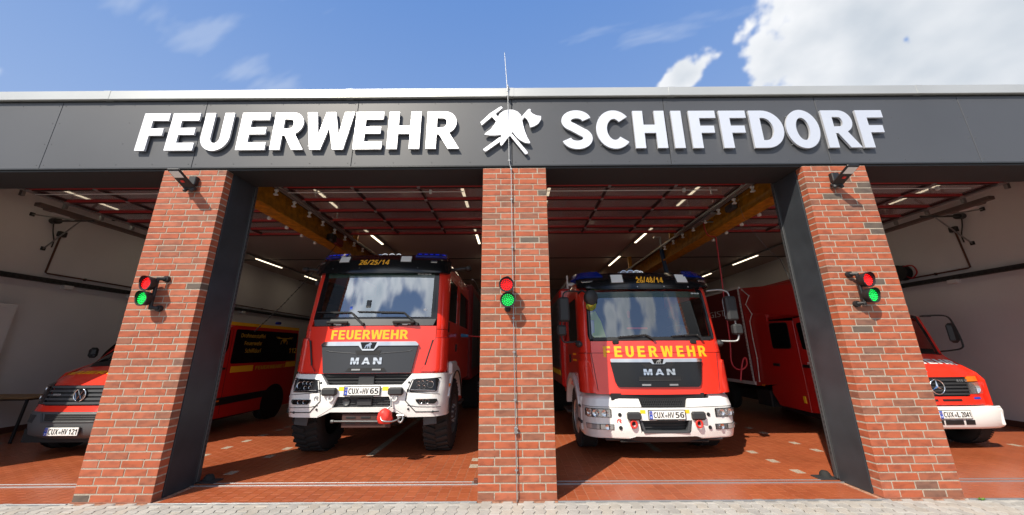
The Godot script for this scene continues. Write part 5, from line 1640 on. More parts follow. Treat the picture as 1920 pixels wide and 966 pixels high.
# ---------------------------------------------------------------- the low fire truck
func truck_low():
	var t := thing("fire_truck", "lower red fire truck with rounded white bumper and side mirrors, right of the middle pillar", "fire truck", Vector3(2.18, 0, -1.2), 0.0, "fire trucks facing out")
	var n := Nose.new()
	n.add(.90, -0.03, 1.13, .22, .09); n.add(1.52, -0.06, 1.13, .22, .10); n.add(1.72, -0.09, 1.125, .22, .10)
	n.add(2.50, -0.21, 1.115, .22, .10); n.add(2.70, -0.27, 1.09, .24, .10); n.add(2.80, -0.40, 1.04, .26, .10)
	var fp := on(n, t, "front_panel", M.fire_red, [[.918, -.96, .96], [1.515, -1.0, 1.0]], 0.0, 0.03, 24, 5)
	var hp := on(n, t, "upper_panel", M.fire_red, [[1.524, -.985, .985], [1.70, -.98, .98]], 0.0, 0.03, 24, 2)
	var back := 1.9
	for e in [-1, 1]:
		var S := func(y: float, d: float) -> float: return e * (n.side(y) + d)
		on(n, t, "corner_panel", M.fire_red, [[.93, e * .966, S.call(.93, .16)], [1.515, e * 1.006, S.call(1.515, .16)]], 0.0, 0.03, 10, 4)
		on(n, t, "window_pillar", M.fire_red, [[1.524, e * .991, S.call(1.524, .16)], [1.70, e * .986, S.call(1.70, .16)], [1.78, e * 1.015, S.call(1.78, .10)], [2.50, e * .985, S.call(2.5, .07)], [2.70, e * .95, S.call(2.7, .07)]], 0.002, 0.03, 10, 3)
		var dr := on(n, t, "door", M.fire_red, [[.95, S.call(.95, .42), S.call(.95, 1.25)], [1.10, S.call(1.1, .168), S.call(1.1, 1.25)], [1.70, S.call(1.7, .168), S.call(1.7, 1.25)]], 0.0, 0.03, 5, 3)
		on(n, t, "side_window", M.side_glass, [[1.70, S.call(1.7, .12), S.call(1.7, 1.05)], [2.45, S.call(2.45, .075), S.call(2.45, 1.05)]], -0.006, 0.02, 3, 2)
		on(n, t, "door_frame", M.fire_red, [[1.70, S.call(1.7, 1.05), S.call(1.7, 1.25)], [2.45, S.call(2.45, 1.05), S.call(2.45, 1.25)]], 0.0, 0.03, 2, 2)
		on(n, t, "cab_roof_side", M.fire_red, [[2.45, S.call(2.45, .075), S.call(2.45, 1.25)], [2.70, S.call(2.7, .075), S.call(2.7, 1.25)], [2.80, S.call(2.8, .075), S.call(2.8, 1.25)]], 0.0, 0.03, 4, 2)
		on(n, t, "crew_side", M.fire_red, [[.75, S.call(.9, 1.258), S.call(.9, back)], [2.70, S.call(2.7, 1.258), S.call(2.7, back)], [2.80, S.call(2.8, 1.258), S.call(2.8, back)]], 0.0, 0.03, 3, 3)
		on(n, t, "crew_window", M.side_glass, [[1.75, S.call(1.75, 1.32), S.call(1.75, 1.85)], [2.40, S.call(2.4, 1.32), S.call(2.4, 1.85)]], 0.003, 0.02, 2, 2)
		put("door_handle", bx(Vector3(e * 1.145, 1.42, -1.25), Vector3(0.03, 0.14, 0.05), 0.01), M.black_plastic, dr)
		put("door_lettering", bx(Vector3(e * 1.135, 1.50, -.85), Vector3(0.004, 0.03, 0.30)), M.yellow_print, dr)
		put("door_lettering", bx(Vector3(e * 1.135, 1.40, -.85), Vector3(0.004, 0.03, 0.34)), M.yellow_print, dr)
	var roof := MB.new()
	var rr := PackedVector3Array()
	for k in 25: rr.append(n.p(lerpf(-1.15, 1.15, k / 24.0), 2.80))
	rr.append(Vector3(1.02, 2.80, -back - .5)); rr.append(Vector3(-1.02, 2.80, -back - .5))
	roof.fan(rr, Vector3(0, 2.83, -1.2))
	put("roof", roof, M.fire_red, t)
	put("red_light_bar", bx(Vector3(-.02, 2.835, -.62), Vector3(1.3, 0.045, 0.10), 0.015), M.hook_red, t)
	# windscreen
	on(n, t, "cowl_panel", M.black_plastic, [[1.708, -.93, .93], [1.76, -.96, .96]], 0.008, 0.03, 24, 1)
	var ws := on(n, t, "windscreen", M.windscreen_grey, [[1.75, -.90, .90], [1.80, -.955, .955], [2.45, -.93, .93], [2.53, -.88, .88]], 0.004, 0.0, 24, 4)
	for e in [-1, 1]: on(n, ws, "black_border", M.gloss_black, [[1.73, e * .90, e * 1.0], [1.80, e * .95, e * 1.015], [2.45, e * .925, e * .985], [2.54, e * .87, e * .96]], 0.006, 0.02, 4, 3)
	on(n, ws, "sun_strip", M.sun_strip, [[2.40, -.93, .93], [2.50, -.90, .90]], 0.008, 0.0, 20, 2)
	put("filter_marks", n.wrap(print_text("ooo", 0.024, 0.15, 0.001), Vector2(0.84, 2.47), 0.011), M.white_print, ws)
	wiper(t, n, Vector2(-.56, 1.755), Vector2(-.13, 1.785), Vector2(-.02, 1.715))
	wiper(t, n, Vector2(.28, 1.765), Vector2(.69, 1.785), Vector2(.76, 1.72))
	for x in [-.60, .62]: put("wiper_base", bx(n.p(x, 1.685) + Vector3(0, 0, 0.008), Vector3(0.10, 0.065, 0.03), 0.012), M.black_plastic, t)
	# cabin: red trim strip, seats, jacket, wheel
	put("cabin", bx(Vector3(0, 1.15, -1.2), Vector3(2.15, 0.7, 1.6)), M.cabin, t)
	put("dashboard", bx(Vector3(0, 1.67, -.52), Vector3(2.0, 0.12, 0.5), 0.05), M.cabin, t)
	put("cabin_rear_wall", bx(Vector3(0, 2.0, -2.0), Vector3(2.1, 1.5, 0.05)), M.cabin, t)
	put("red_strip", bx(Vector3(-.03, 1.93, -.72), Vector3(0.36, 0.03, 0.03), 0.006), M.hook_red, t)
	put("red_cap", bx(Vector3(.0, 2.22, -1.2), Vector3(0.05, 0.14, 0.05), 0.02), M.hook_red, t)
	seats(t, -1.25, 1.4, [-.68, .66])
	steering_wheel(t, Vector3(.62, 1.83, -.72), 0.23)
	var jk := MB.new()
	jk.grid([curve([-1.0, 2.25, -.75, -.86, 2.2, -.70, -.74, 2.24, -.75], 4), curve([-1.02, 2.0, -.7, -.84, 1.98, -.62, -.66, 2.05, -.7], 4), curve([-1.02, 1.76, -.66, -.82, 1.74, -.58, -.60, 1.76, -.66], 4)], 3)
	put("hi_vis_jacket", jk, M.hi_vis, t)
	put("jacket_band", bx(Vector3(-.84, 1.9, -.61), Vector3(.07, .34, .02), .008), M.galvanised, t)
	# visor
	var v := on(n, t, "light_visor", M.gloss_black, [[2.535, -.88, .88], [2.56, -1.08, 1.08], [2.70, -1.10, 1.10], [2.775, -1.0, 1.0]], 0.085, 0.07, 28, 2)
	on(n, v, "visor_lip", M.gloss_black, [[2.515, -.70, .70], [2.538, -.90, .90]], 0.08, 0.03, 20, 1)
	for x in [-.46, .605]:
		var lm := put("visor_lamp", n.wrap(bx(Vector3.ZERO, Vector3(.235, .125, .02), .01).mesh(), Vector2(x, 2.665), .088), M.black_plastic, v)
		put("lamp_face", n.wrap(bx(Vector3.ZERO, Vector3(.185, .095, .012), .005).mesh(), Vector2(x, 2.665), .102), M.plate_white, lm)
	put("call_number", n.wrap(print_text("26/48/14", .085, .44), Vector2(.06, 2.655), .089), M.yellow_print, v)
	for x in [-.93, .98]: put("corner_lamp", n.wrap(bx(Vector3.ZERO, Vector3(.15, .035, .02), .008).mesh(), Vector2(x, 2.66), .09), M.lamp_bowl, v)
	for x in [-.16, .28, .70]:
		var sc := MB.new(); sc.cyl(n.p(x, 2.57) + Vector3(0, 0, .08), n.p(x, 2.57) + Vector3(0, 0, .094), .013, .01, 8)
		put("visor_screw", sc, M.galvanised, v)
	for q in [[-1.20, -.68], [.66, 1.16]]: on(n, t, "blue_light_bar", M.blue_lens, [[2.70, q[0], q[1]], [2.80, q[0] + .05, q[1] - .05]], .11, .16, 8, 2)
	for q in [[-.25, .055, .35], [-.17, .07, .12], [-.045, .075, 0.0], [.065, .07, -.12], [.135, .055, -.4]]: work_lamp(t, Vector3(q[0], 2.91, -.74), q[1], q[2])
	# lettering, chrome, grille
	# the word crosses the bonnet seam: it is laid in two halves
	put("lettering", n.wrap(word("FEUERWEHR", .163, 1.61, .002, .34), Vector2(.005, 1.54), .002), M.yellow_print, fp)
	on(n, t, "bonnet_seam", M.tarp_red, [[1.513, -1.0, 1.0], [1.526, -1.0, 1.0]], -.012, .01, 20, 1)
	var cr := on(n, t, "chrome_strip", M.chrome, [[1.380, -.70, .67], [1.395, -.71, .68], [1.425, -.71, .68], [1.432, -.70, .67]], .045, .04, 30, 1)
	on(n, cr, "chrome_drop", M.chrome, [[1.352, -.10, .075], [1.382, -.135, .11]], .046, .03, 10, 1)
	lion_badge(cr, n.p(-.012, 1.395) + Vector3(0, 0, .055), .085, .175, .072)
	var gr := on(n, t, "grille_panel", M.gloss_black, [[1.022, -.60, .565], [1.040, -.64, .605], [1.095, -.665, .63], [1.378, -.715, .684]], .03, .05, 22, 3)
	put("brand_letters", n.wrap(_man(.088, .47), Vector2(-.008, 1.238), .033), M.chrome, gr)
	on(n, gr, "handle_recess", M.black_plastic, [[1.112, -.32, .31], [1.172, -.315, .31]], .034, .02, 8, 1)
	put("recess_edge", along(n, [-.32, 1.115, .30, 1.118], .036, .006), M.dark_plastic, gr)
	on(n, gr, "badge_recess", M.black_plastic, [[1.30, -.20, .175], [1.36, -.27, .25]], .033, .02, 6, 1)
	for x in [-.22, .185]: put("slot", n.wrap(bx(Vector3.ZERO, Vector3(.13, .024, .006)).mesh(), Vector2(x, 1.055), .036), M.galvanised, gr)
	for e in [-1, 1]:
		var df := on(n, t, "air_deflector", M.fire_red, [[.932, e * .91, e * (n.side(.93) + .05)], [1.03, e * .95, e * (n.side(1.03) + .07)], [1.36, e * 1.02, e * (n.side(1.36) + .06)], [1.405, e * 1.05, e * (n.side(1.4) + .0)]], .03, .035, 8, 3)
		put("edge_line", along(n, [e * .92, .935, e * .985, 1.515], .004, .005), M.tarp_red, df)
	# bumper
	put("radiator_gap", bx(Vector3(-.05, .885, -.13), Vector3(1.40, .10, .12)), M.black_plastic, t)
	var b := Nose.new()
	b.add(.25, -.06, 1.10, .26, .10); b.add(.33, -.01, 1.13, .26, .10); b.add(.45, .02, 1.145, .26, .10); b.add(.74, .02, 1.145, .26, .10); b.add(.85, -.01, 1.13, .26, .10); b.add(.90, -.06, 1.10, .26, .10)
	var L := func(y: float) -> float: return b.side(y) + .30
	var bp := on(b, t, "bumper", M.white_paint, [[.570, -.385, .40], [.742, -.40, .40]], 0.0, .09, 16, 3)
	for e in [-1, 1]:
		on(b, bp, "bumper_wing", M.white_paint, [[.318, e * L.call(.33), e * .52], [.352, e * L.call(.36), e * .44], [.40, e * L.call(.40), e * .362], [.570, e * L.call(.57), e * .390], [.742, e * L.call(.74), e * .40]], 0.0, .09, 18, 3)
		on(b, bp, "upper_wing", M.white_paint, [[.750, e * L.call(.74), e * (.335)], [.84, e * L.call(.84), e * .353], [.858, e * L.call(.858), e * .360]], 0.003, .08, 18, 2)
		on(b, bp, "wing_top", M.white_paint, [[.856, e * L.call(.856), e * .735], [.915, e * (L.call(.9) - .03), e * .735]], 0.002, .08, 18, 2)
		var hd := on(b, bp, "headlight", M.gloss_black, [[.602, e * 1.13, e * .77], [.62, e * 1.17, e * .765], [.712, e * 1.18, e * .765], [.724, e * 1.16, e * .78]], .006, .02, 8, 2)
		on(b, hd, "bowl", M.lamp_bowl, [[.612, e * 1.13, e * .782], [.714, e * 1.15, e * .782]], .010, .01, 8, 1)
		var ln := MB.new()
		for q in [[.86, .664, .045], [.985, .664, .05], [1.08, .664, .03]]: lens_round(ln, b.p(e * q[0], q[1]) + b.nrm(e * q[0], q[1]) * .026, b.nrm(e * q[0], q[1]), q[2])
		put("optics", ln, M.chrome, hd)
		on(b, hd, "cover_glass", M.clear_cover, [[.605, e * 1.15, e * .772], [.72, e * 1.17, e * .772]], .028, 0.0, 8, 1)
		var fg := on(b, bp, "fog_lamp", M.gloss_black, [[.438, e * 1.15, e * .742], [.512, e * 1.17, e * .738]], .006, .02, 8, 2)
		on(b, fg, "bowl", M.lamp_bowl, [[.445, e * .93, e * .752], [.506, e * .93, e * .748]], .010, .01, 5, 1)
		on(b, fg, "indicator", M.clear_indicator, [[.445, e * 1.14, e * .945], [.506, e * 1.16, e * .945]], .010, .01, 5, 1)
		var fo := MB.new(); lens_round(fo, b.p(e * .83, .476) + b.nrm(e * .83, .476) * .026, b.nrm(e * .83, .476), .036)
		put("optics", fo, M.chrome, fg)
		for y in [.642, .467]:
			var bo := MB.new(); bo.cyl(b.p(e * .65, y), b.p(e * .65, y) + Vector3(0, 0, .010), .028, .025, 14)
			put("bolt", bo, M.black_plastic, bp)
		var bc := b.p(e * .46 + (.02 if e > 0 else 0.0), .632)
		put("rubber_block", bx(bc + Vector3(0, 0, .03), Vector3(.20, .112, .07), .022), M.dark_plastic, bp)
		put("reflector_film", b.wrap(bx(Vector3.ZERO, Vector3(.075, .05, .001)).mesh(), Vector2(e * .323, .688), .002), M.yellow_film, bp)
		var rg := MB.new()
		var pr := PackedVector3Array()
		for k in 21: pr.append(b.p(e * .473, .525) + Vector3(cos(TAU * k / 20) * .042, sin(TAU * k / 20) * .048, .035))
		rg.tube(pr, .014, 8, false)
		put("towing_ring", rg, M.hook_red, bp)
		put("ring_recess", bx(b.p(e * .473, .54) + Vector3(0, 0, .004), Vector3(.06, .07, .006), .02), M.black_plastic, bp)
		# cut-out flanks of the lower grille
		put("crease", along(b, [e * .44, .35, e * .53, .325], .001, .004), M.galvanised, bp)
		put("skirt_end", bx(Vector3(e * .62, .30, -.16), Vector3(.5, .05, .1), .02), M.dark_plastic, bp)
	put("maker_mark", b.wrap(_r_logo(.068), Vector2(-.66, .552), .002), M.hook_red, bp)
	on(b, bp, "lower_lip", M.white_paint, [[.352, -.44, .44], [.40, -.362, .362]], 0.0, .09, 14, 1)
	number_plate(bp, "CUX HV 56", Vector3(.012, .650, .048))
	put("plate_foot", bx(Vector3(.012, .575, .045), Vector3(.30, .018, .02), .004), M.black_plastic, bp)
	# honeycomb between the upper wings
	var mg := put("mesh_backing", bx(Vector3(-.02, .80, -.075), Vector3(.74, .14, .06)), M.black_plastic, bp)
	var wires := MB.new()
	for k in 19:
		for r2 in 3:
			var c := Vector3(-.315 + k * .033 + (.0165 if r2 % 2 else 0.0), .767 + r2 * .033, -.036)
			for j in 3:
				var an := deg_to_rad(60 + 120 * j + 30)
				wires.bar(c, c + Vector3(cos(an), sin(an), 0) * .0195, .006, .008, 0.0, Vector3(0, 0, 1))
	put("honeycomb", wires, M.dark_plastic, mg)
	# lower air intake
	var lo := put("air_intake", bx(Vector3(0, .485, -.10), Vector3(.76, .19, .05)), M.black_plastic, bp)
	for k in 4: put("intake_bar", bx(Vector3(0, .425 + k * .04, -.07), Vector3(.68, .012, .03), .003), M.dark_plastic, lo)
	var fr := MB.new()
	fr.xf = Transform3D(Basis(), Vector3(0, 0, .0))
	fr.prism(V2([-.325, .398, .325, .398, .378, .568, .345, .568, .30, .430, -.30, .430, -.345, .568, -.378, .568]), -.06, .012, .004)
	put("intake_frame", fr, M.grey_plastic, lo)
	var sk := on(b, t, "bumper_skirt", M.dark_plastic, [[.250, -.66, .66], [.285, -.88, .88], [.345, -1.0, 1.0]], -.03, .05, 20, 2)
	put("skirt_floor", bx(Vector3(0, .27, -.3), Vector3(1.3, .03, .4), .01), M.rubber, sk)
	# chassis and wheels
	put("chassis", bx(Vector3(0, .62, -3.2), Vector3(.9, .28, 6.0)), M.black_plastic, t)
	put("engine", bx(Vector3(0, .55, -.95), Vector3(.8, .4, .9), .05), M.rubber, t)
	for e in [-1, 1]:
		wheel(t, Vector3(e * .985, .47, -1.02), .47, .29, e, 0, "rim_silver", .02)
		wheel(t, Vector3(e * .90, .47, -4.6), .47, .5, e, 0, "rim_silver", .14)
		arch(t, "wheel_arch", Vector3(0, .52, -1.02), .57, .66, e * .80, e * 1.19, 20.0, 170.0, M.white_paint)
		put("arch_front", bx(Vector3(e * 1.14, .62, -.47), Vector3(.05, .50, .26), .02), M.white_paint, t)
		put("step", bx(Vector3(e * 1.13, .50, -.46), Vector3(.10, .05, .24), .01), M.dark_plastic, t)
		put("step", bx(Vector3(e * 1.12, .72, -.46), Vector3(.10, .05, .22), .01), M.dark_plastic, t)
		put("rear_step", bx(Vector3(e * 1.10, .45, -1.85), Vector3(.18, .05, .5), .01), M.dark_plastic, t)
		# mirrors
		var mr := Node3D.new(); mr.name = "mirror"; t.add_child(mr, true)
		var am := MB.new()
		am.tube(curve([e * 1.07, 2.52, -.34, e * 1.25, 2.53, -.28, e * 1.36, 2.49, -.25, e * 1.385, 2.38, -.24], 4), .014, 8)
		am.tube(curve([e * 1.14, 1.70, -.36, e * 1.30, 1.69, -.29, e * 1.40, 1.70, -.25, e * 1.43, 1.78, -.24, e * 1.43, 1.84, -.24], 4), .014, 8)
		am.tube(V3([e * 1.385, 2.4, -.25, e * 1.43, 1.8, -.25]), .012, 6)
		put("arm", am, M.galvanised if e > 0 else M.dark_plastic, mr)
		var h1 := bx(Vector3(e * 1.375, 2.215, -.25), Vector3(.175, .40, .13), .028)
		put("housing", h1, M.dark_plastic, mr)
		put("housing", bx(Vector3(e * 1.425, 1.875, -.25), Vector3(.15, .17, .12), .028), M.dark_plastic, mr)
		put("glass", bx(Vector3(e * 1.375, 2.215, -.318), Vector3(.14, .34, .006), .02), M.chrome, mr)
		put("arm_foot", bx(Vector3(e * 1.14, 1.66, -.33), Vector3(.10, .10, .16), .035), M.dark_plastic, mr)
	var fm := MB.new()
	fm.xf = Transform3D(Basis.from_euler(Vector3(.35, .3, -.5)), Vector3(-.95, 2.40, -.18))
	fm.lathe([Vector2(0, -.05), Vector2(.07, -.045), Vector2(.115, -.01), Vector2(.125, .05), Vector2(.11, .075), Vector2(0, .08)], Vector3.ZERO, Vector3(0, .3, 1), 20)
	var fmn := put("front_mirror", fm, M.dark_plastic, t)
	var fa := MB.new(); fa.tube(curve([-1.1, 2.50, -.36, -1.06, 2.52, -.22, -.98, 2.46, -.18], 4), .018, 8)
	put("arm", fa, M.dark_plastic, fmn)
	var gl := MB.new()
	gl.xf = Transform3D(Basis.from_euler(Vector3(.7, .2, -.3)), Vector3(-.93, 2.27, -.20))
	gl.lathe([Vector2(.085, -.02), Vector2(.09, 0), Vector2(.08, .02), Vector2(0, .025)], Vector3.ZERO, Vector3(0, 0, 1), 18)
	put("lower_mirror", gl, M.jacket_reflection, fmn)  # the jacket's yellow-green reflection is put into this mirror's colour
	# body behind with ladder on the roof
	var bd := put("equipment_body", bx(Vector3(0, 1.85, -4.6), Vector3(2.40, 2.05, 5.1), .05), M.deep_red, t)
	put("side_stripe", bx(Vector3(-1.205, 1.10, -4.6), Vector3(.008, .10, 4.6)), M.yellow_film, bd)
	for e in [-1, 1]:
		for k in 3:
			for j in 14: put("shutter_slat", bx(Vector3(e * 1.206, 1.25 + j * .105, -2.9 - k * 1.4), Vector3(.012, .098, 1.25), .003), M.grey_plastic, bd)
	var ld := Node3D.new(); ld.name = "roof_ladder"; t.add_child(ld, true)
	for x in [-1.00, -.72]: put("ladder_rail", bx(Vector3(x, 3.02, -3.9), Vector3(.035, .08, 3.6), .006), M.galvanised, ld)
	for x in [-1.00, -.72]: put("ladder_post", bx(Vector3(x, 3.02, -2.08), Vector3(.035, .30, .04), .006), M.plate_white, ld)
	for k in 11: put("rung", bx(Vector3(-.86, 3.02, -2.2 - k * .33), Vector3(.28, .03, .03), .006), M.galvanised, ld)
	put("ladder_end", bx(Vector3(-.86, 2.96, -2.06), Vector3(.30, .06, .03), .006), M.plate_white, ld)

# ---------------------------------------------------------------- left: the crew van
func side_wall(parent: Node, called: String, outline: Array, x: float, e: int, m: Material, thick := 0.03, ch := 0.0, rad := 0.0) -> MeshInstance3D:
	# a flat piece of a vehicle's side; outline as z, y pairs
	var p := V2(outline)
	if rad > 0.0: p = round_poly(p, rad)
	var mb := MB.new()
	mb.xf = Transform3D(Basis(Vector3(0, 0, 1), Vector3(0, 1, 0), Vector3(e, 0, 0)), Vector3(x, 0, 0))
	mb.prism(p, -thick, 0.0, ch)
	return put(called, mb, m, parent)

func side_text(parent: Node, mesh: Mesh, m: Material, x: float, z: float, y: float, e: int) -> MeshInstance3D:
	var o := put("lettering", mesh, m, parent, Vector3(x, y, z))
	o.rotation.y = e * PI / 2
	return o

func crew_van():
	var t := thing("crew_van", "red van with dark grey grille and a black window panel printed in yellow", "van", Vector3(-6.97, 0, -1.58))
	var W := .95
	var s := Shell.new()
	# profile points 0..: bumper, grille, bonnet, screen, roof
	s.row(-.12, .26, .84, .16, 0.0); s.row(0.0, .34, .88, .20, 0.0); s.row(.03, .52, .90, .22, 0.0); s.row(.0, .66, .90, .20, 0.0)
	s.row(-.02, .675, .90, .20, 0.0); s.row(-.05, .76, .90, .20, 0.0); s.row(-.10, 1.06, .90, .20, 0.0)
	s.row(-.13, 1.085, .90, .22, .02); s.row(-.30, 1.23, .92, .20, .07); s.row(-.74, 1.43, .93, .12, .08)
	s.row(-.76, 1.44, .93, .12, .07); s.row(-1.38, 2.02, .88, .14, .06); s.row(-1.55, 2.15, .86, .12, .07); s.row(-1.9, 2.24, .86, .05, .07); s.row(-4.0, 2.26, .88, .02, .07); s.row(-4.06, 2.1, .9, 0, .02)
	var bp := on(s, t, "bumper", M.bumper_grey, [[0.0, -.84, .84], [1.0, -.88, .88], [2.0, -.90, .90], [3.0, -.90, .90], [4.0, -.90, .90]], 0.0, .05, 20, 2)
	on(s, bp, "bumper_intake", M.black_plastic, [[2.05, -.37, .37], [2.9, -.43, .43]], .006, .02, 10, 1)
	for k in 4: put("intake_bar", along(s, [-.40, 2.2 + k * .2, .40, 2.2 + k * .2], .008, .007), M.dark_plastic, bp)
	put("bumper_lip", along(s, [-.50, 2.95, -.42, 2.1, .42, 2.1, .50, 2.95], .002, .014), M.grey_plastic, bp)
	for e in [-1, 1]:
		on(s, bp, "fog_recess", M.dark_plastic, [[2.0, e * .62, e * .80], [2.8, e * .60, e * .84]], .004, .02, 4, 1)
	number_plate(bp, "CUX HV 121", s.p(-.04, 1.45) + Vector3(0, -.02, .028))
	on(s, t, "front_bar", M.fire_red, [[4.0, -.62, .62], [5.0, -.62, .62]], .004, .03, 16, 1)
	var gr := on(s, t, "grille", M.black_plastic, [[5.0, -.60, .60], [6.0, -.54, .54]], .0, .03, 16, 3)
	for k in 5:
		var tt := 5.06 + k * .2
		on(s, gr, "grille_louvre", M.grey_plastic, [[tt, -.60 + k * .012, .60 - k * .012], [tt + .12, -.60 + k * .012, .60 - k * .012]], .03, .03, 16, 1)
	put("trim_badge", s.wrap(bx(Vector3.ZERO, Vector3(.12, .012, .003)).mesh(), Vector2(-.38, 5.56), .032) if false else bx(s.p(-.40, 5.56) + Vector3(0, 0, .035), Vector3(.12, .028, .006), .004).mesh(), M.galvanised, gr)
	# round badge
	var vc := s.p(0, 5.55) + Vector3(0, 0, .045)
	var vb := MB.new()
	vb.lathe([Vector2(0, -.01), Vector2(.098, -.01), Vector2(.098, .004), Vector2(0, .006)], vc, Vector3(0, .13, 1), 28, [1, 2])
	var bd := put("badge_base", vb, M.gloss_black, gr)
	var vl := MB.new()
	var pr := PackedVector3Array()
	for k in 33: pr.append(vc + Vector3(cos(TAU * k / 32) * .093, sin(TAU * k / 32) * .093, .008))
	vl.tube(pr, .009, 8, false)
	for q in [[-.045, .078, -.004, -.005], [.045, .078, .004, -.005], [-.083, .035, -.038, -.08], [.083, .035, .038, -.08], [-.038, -.08, -.002, .0], [.038, -.08, .002, .0]]:
		vl.bar(vc + Vector3(q[0], q[1], .008), vc + Vector3(q[2], q[3], .012), .017, .010, .002, Vector3(0, 0, 1))
	put("badge_sign", vl, M.chrome, bd)
	for e in [-1, 1]:
		var hd := on(s, t, "headlight", M.gloss_black, [[5.05, e * .63, e * .82], [5.5, e * .61, e * .88], [6.1, e * .60, e * .90], [7.2, e * .66, e * .88]], .012, .03, 6, 2)
		var ln := MB.new()
		for q in [[.70, 5.85], [.76, 5.4]]: lens_round(ln, s.p(e * q[0], q[1]) + Vector3(0, 0, .02), Vector3(e * .3, .1, 1), .05)
		put("optics", ln, M.lamp_bowl, hd)
		on(s, t, "wing", M.fire_red, [[4.0, e * .62, e * .90], [5.0, e * .62, e * .90], [5.05, e * .635, e * .90]], .003, .03, 6, 2)
		on(s, t, "wing", M.fire_red, [[7.2, e * .86, e * .90], [8.0, e * .88, e * .92], [9.0, e * .90, e * .93]], .0, .03, 3, 2)
	var bn := on(s, t, "bonnet", M.fire_red, [[6.04, -.585, .585], [7.0, -.62, .62], [7.3, -.84, .84], [8.0, -.86, .86], [8.92, -.88, .88]], .006, .03, 20, 4)
	put("lettering", lay(s, word("FEUERWEHR", .11, 1.52, .002, .1), Vector2(-.02, 8.02), .0045, .0, .010), M.yellow_print, bn)
	on(s, t, "cowl", M.black_plastic, [[8.55, -.62, .62], [8.96, -.80, .80]], .010, .02, 12, 1)
	var ws := on(s, t, "windscreen", M.side_glass, [[10.0, -.86, .86], [11.0, -.80, .80]], .003, .02, 16, 4)
	put("wiper_blade", along(s, [-.55, 10.08, .05, 10.14], .03, .010), M.black_plastic, ws)
	on(s, t, "roof", M.fire_red, [[11.0, -.88, .88], [12.0, -.86, .86], [13.0, -.86, .86], [14.0, -.88, .88], [15.0, -.90, .90]], 0.0, .03, 18, 3)
	for e in [-1, 1]:
		on(s, t, "window_pillar", M.gloss_black, [[9.0, e * .86, e * .93], [10.0, e * .86, e * .93], [11.0, e * .79, e * .88]], .006, .03, 4, 4)
		var X: float = e * W
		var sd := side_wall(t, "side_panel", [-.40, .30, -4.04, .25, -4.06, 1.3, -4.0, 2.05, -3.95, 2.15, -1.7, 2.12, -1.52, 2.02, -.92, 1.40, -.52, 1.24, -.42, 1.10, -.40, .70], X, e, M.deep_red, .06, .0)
		side_wall(sd, "roof_edge", [-1.45, 2.06, -1.7, 2.135, -3.96, 2.145, -3.98, 2.20, -1.75, 2.20, -1.5, 2.12], X - e * .01, e, M.fire_red, .06)
		side_wall(sd, "roof_stripe", [-1.30, 2.13, -3.99, 2.135, -3.98, 2.205, -1.42, 2.20], X + e * .006, e, M.yellow_film, .012)
		side_wall(sd, "door_window", [-.98, 1.46, -1.32, 1.40, -1.55, 1.48, -1.63, 1.66, -1.60, 2.03, -1.42, 2.04, -1.05, 1.60], X + e * .004, e, M.side_glass, .01, .0, .04)
		side_wall(sd, "window_panel", [-1.75, 1.33, -4.0, 1.335, -3.96, 2.06, -1.76, 2.05], X + e * .005, e, M.gloss_black, .012, .0, .05)
		side_wall(sd, "side_band", [-1.80, 1.15, -2.45, 1.15, -2.45, 1.28, -1.80, 1.275], X + e * .004, e, M.yellow_film, .008)
		side_wall(sd, "side_band", [-3.62, 1.18, -4.03, 1.19, -4.03, 1.32, -3.62, 1.31], X + e * .004, e, M.yellow_film, .008)
		side_wall(sd, "rubbing_strip", [-.95, .52, -3.15, .54, -3.14, .68, -.95, .67], X + e * .016, e, M.black_plastic, .02, .004)
		side_wall(sd, "door_seam", [-1.71, .35, -1.70, .35, -1.68, 2.05, -1.69, 2.05], X + e * .002, e, M.black_plastic, .004)
		side_wall(sd, "side_marker", [-1.55, .60, -1.63, .60, -1.63, .63, -1.55, .63], X + e * .022, e, M.orange_lens, .01)
		side_wall(sd, "door_handle", [-1.5, 1.22, -1.64, 1.22, -1.64, 1.26, -1.5, 1.26], X + e * .02, e, M.black_plastic, .02, .004)
		for q in [["Drohnenstaffel", 1.93, -2.30, .76], ["Feuerwehr", 1.765, -2.33, .54], ["Schiffdorf", 1.60, -2.36, .50], ["112", 1.60, -3.83, .33]]:
			side_text(sd, print_text(q[0], .085 if q[0] != "112" else .13, q[3], .002, .0, q[0] == "112"), M.yellow_dim, X + e * .006, q[2], q[1], e)
		side_text(sd, word("FEUERWEHR", .085, .92, .002, .1), M.yellow_dim, X + e * .006, -2.98, 1.215, e)
		side_text(sd, print_text("112", .09, .20), M.yellow_dim, X + e * .006, -3.52, 1.225, e)
		side_text(sd, print_text("Freiwillige", .03, .22), M.yellow_dim, X + e * .004, -1.28, 1.17, e)
		side_text(sd, print_text("Feuerwehr", .03, .18), M.yellow_dim, X + e * .004, -1.28, .92, e)
		var cs := side_wall(sd, "coat_of_arms", [-1.22, .96, -1.27, 1.0, -1.28, 1.08, -1.16, 1.08, -1.17, 1.0], X + e * .004, e, M.plate_blue, .006)
		# a small drone drawn in yellow
		var dn := MB.new()
		dn.box(Vector3(0, 0, 0), Vector3(.16, .06, .002)); dn.box(Vector3(0, .045, 0), Vector3(.60, .018, .002))
		for k in [-1, 1]:
			dn.box(Vector3(k * .27, .07, 0), Vector3(.16, .012, .002)); dn.box(Vector3(k * .12, -.06, 0), Vector3(.016, .09, .002)); dn.box(Vector3(k * .27, .055, 0), Vector3(.03, .035, .002))
		dn.box(Vector3(0, -.05, 0), Vector3(.06, .05, .002))
		side_text(sd, dn.mesh(), M.yellow_dim, X + e * .0065, -3.42, 1.86, e).name = "drone_picture"
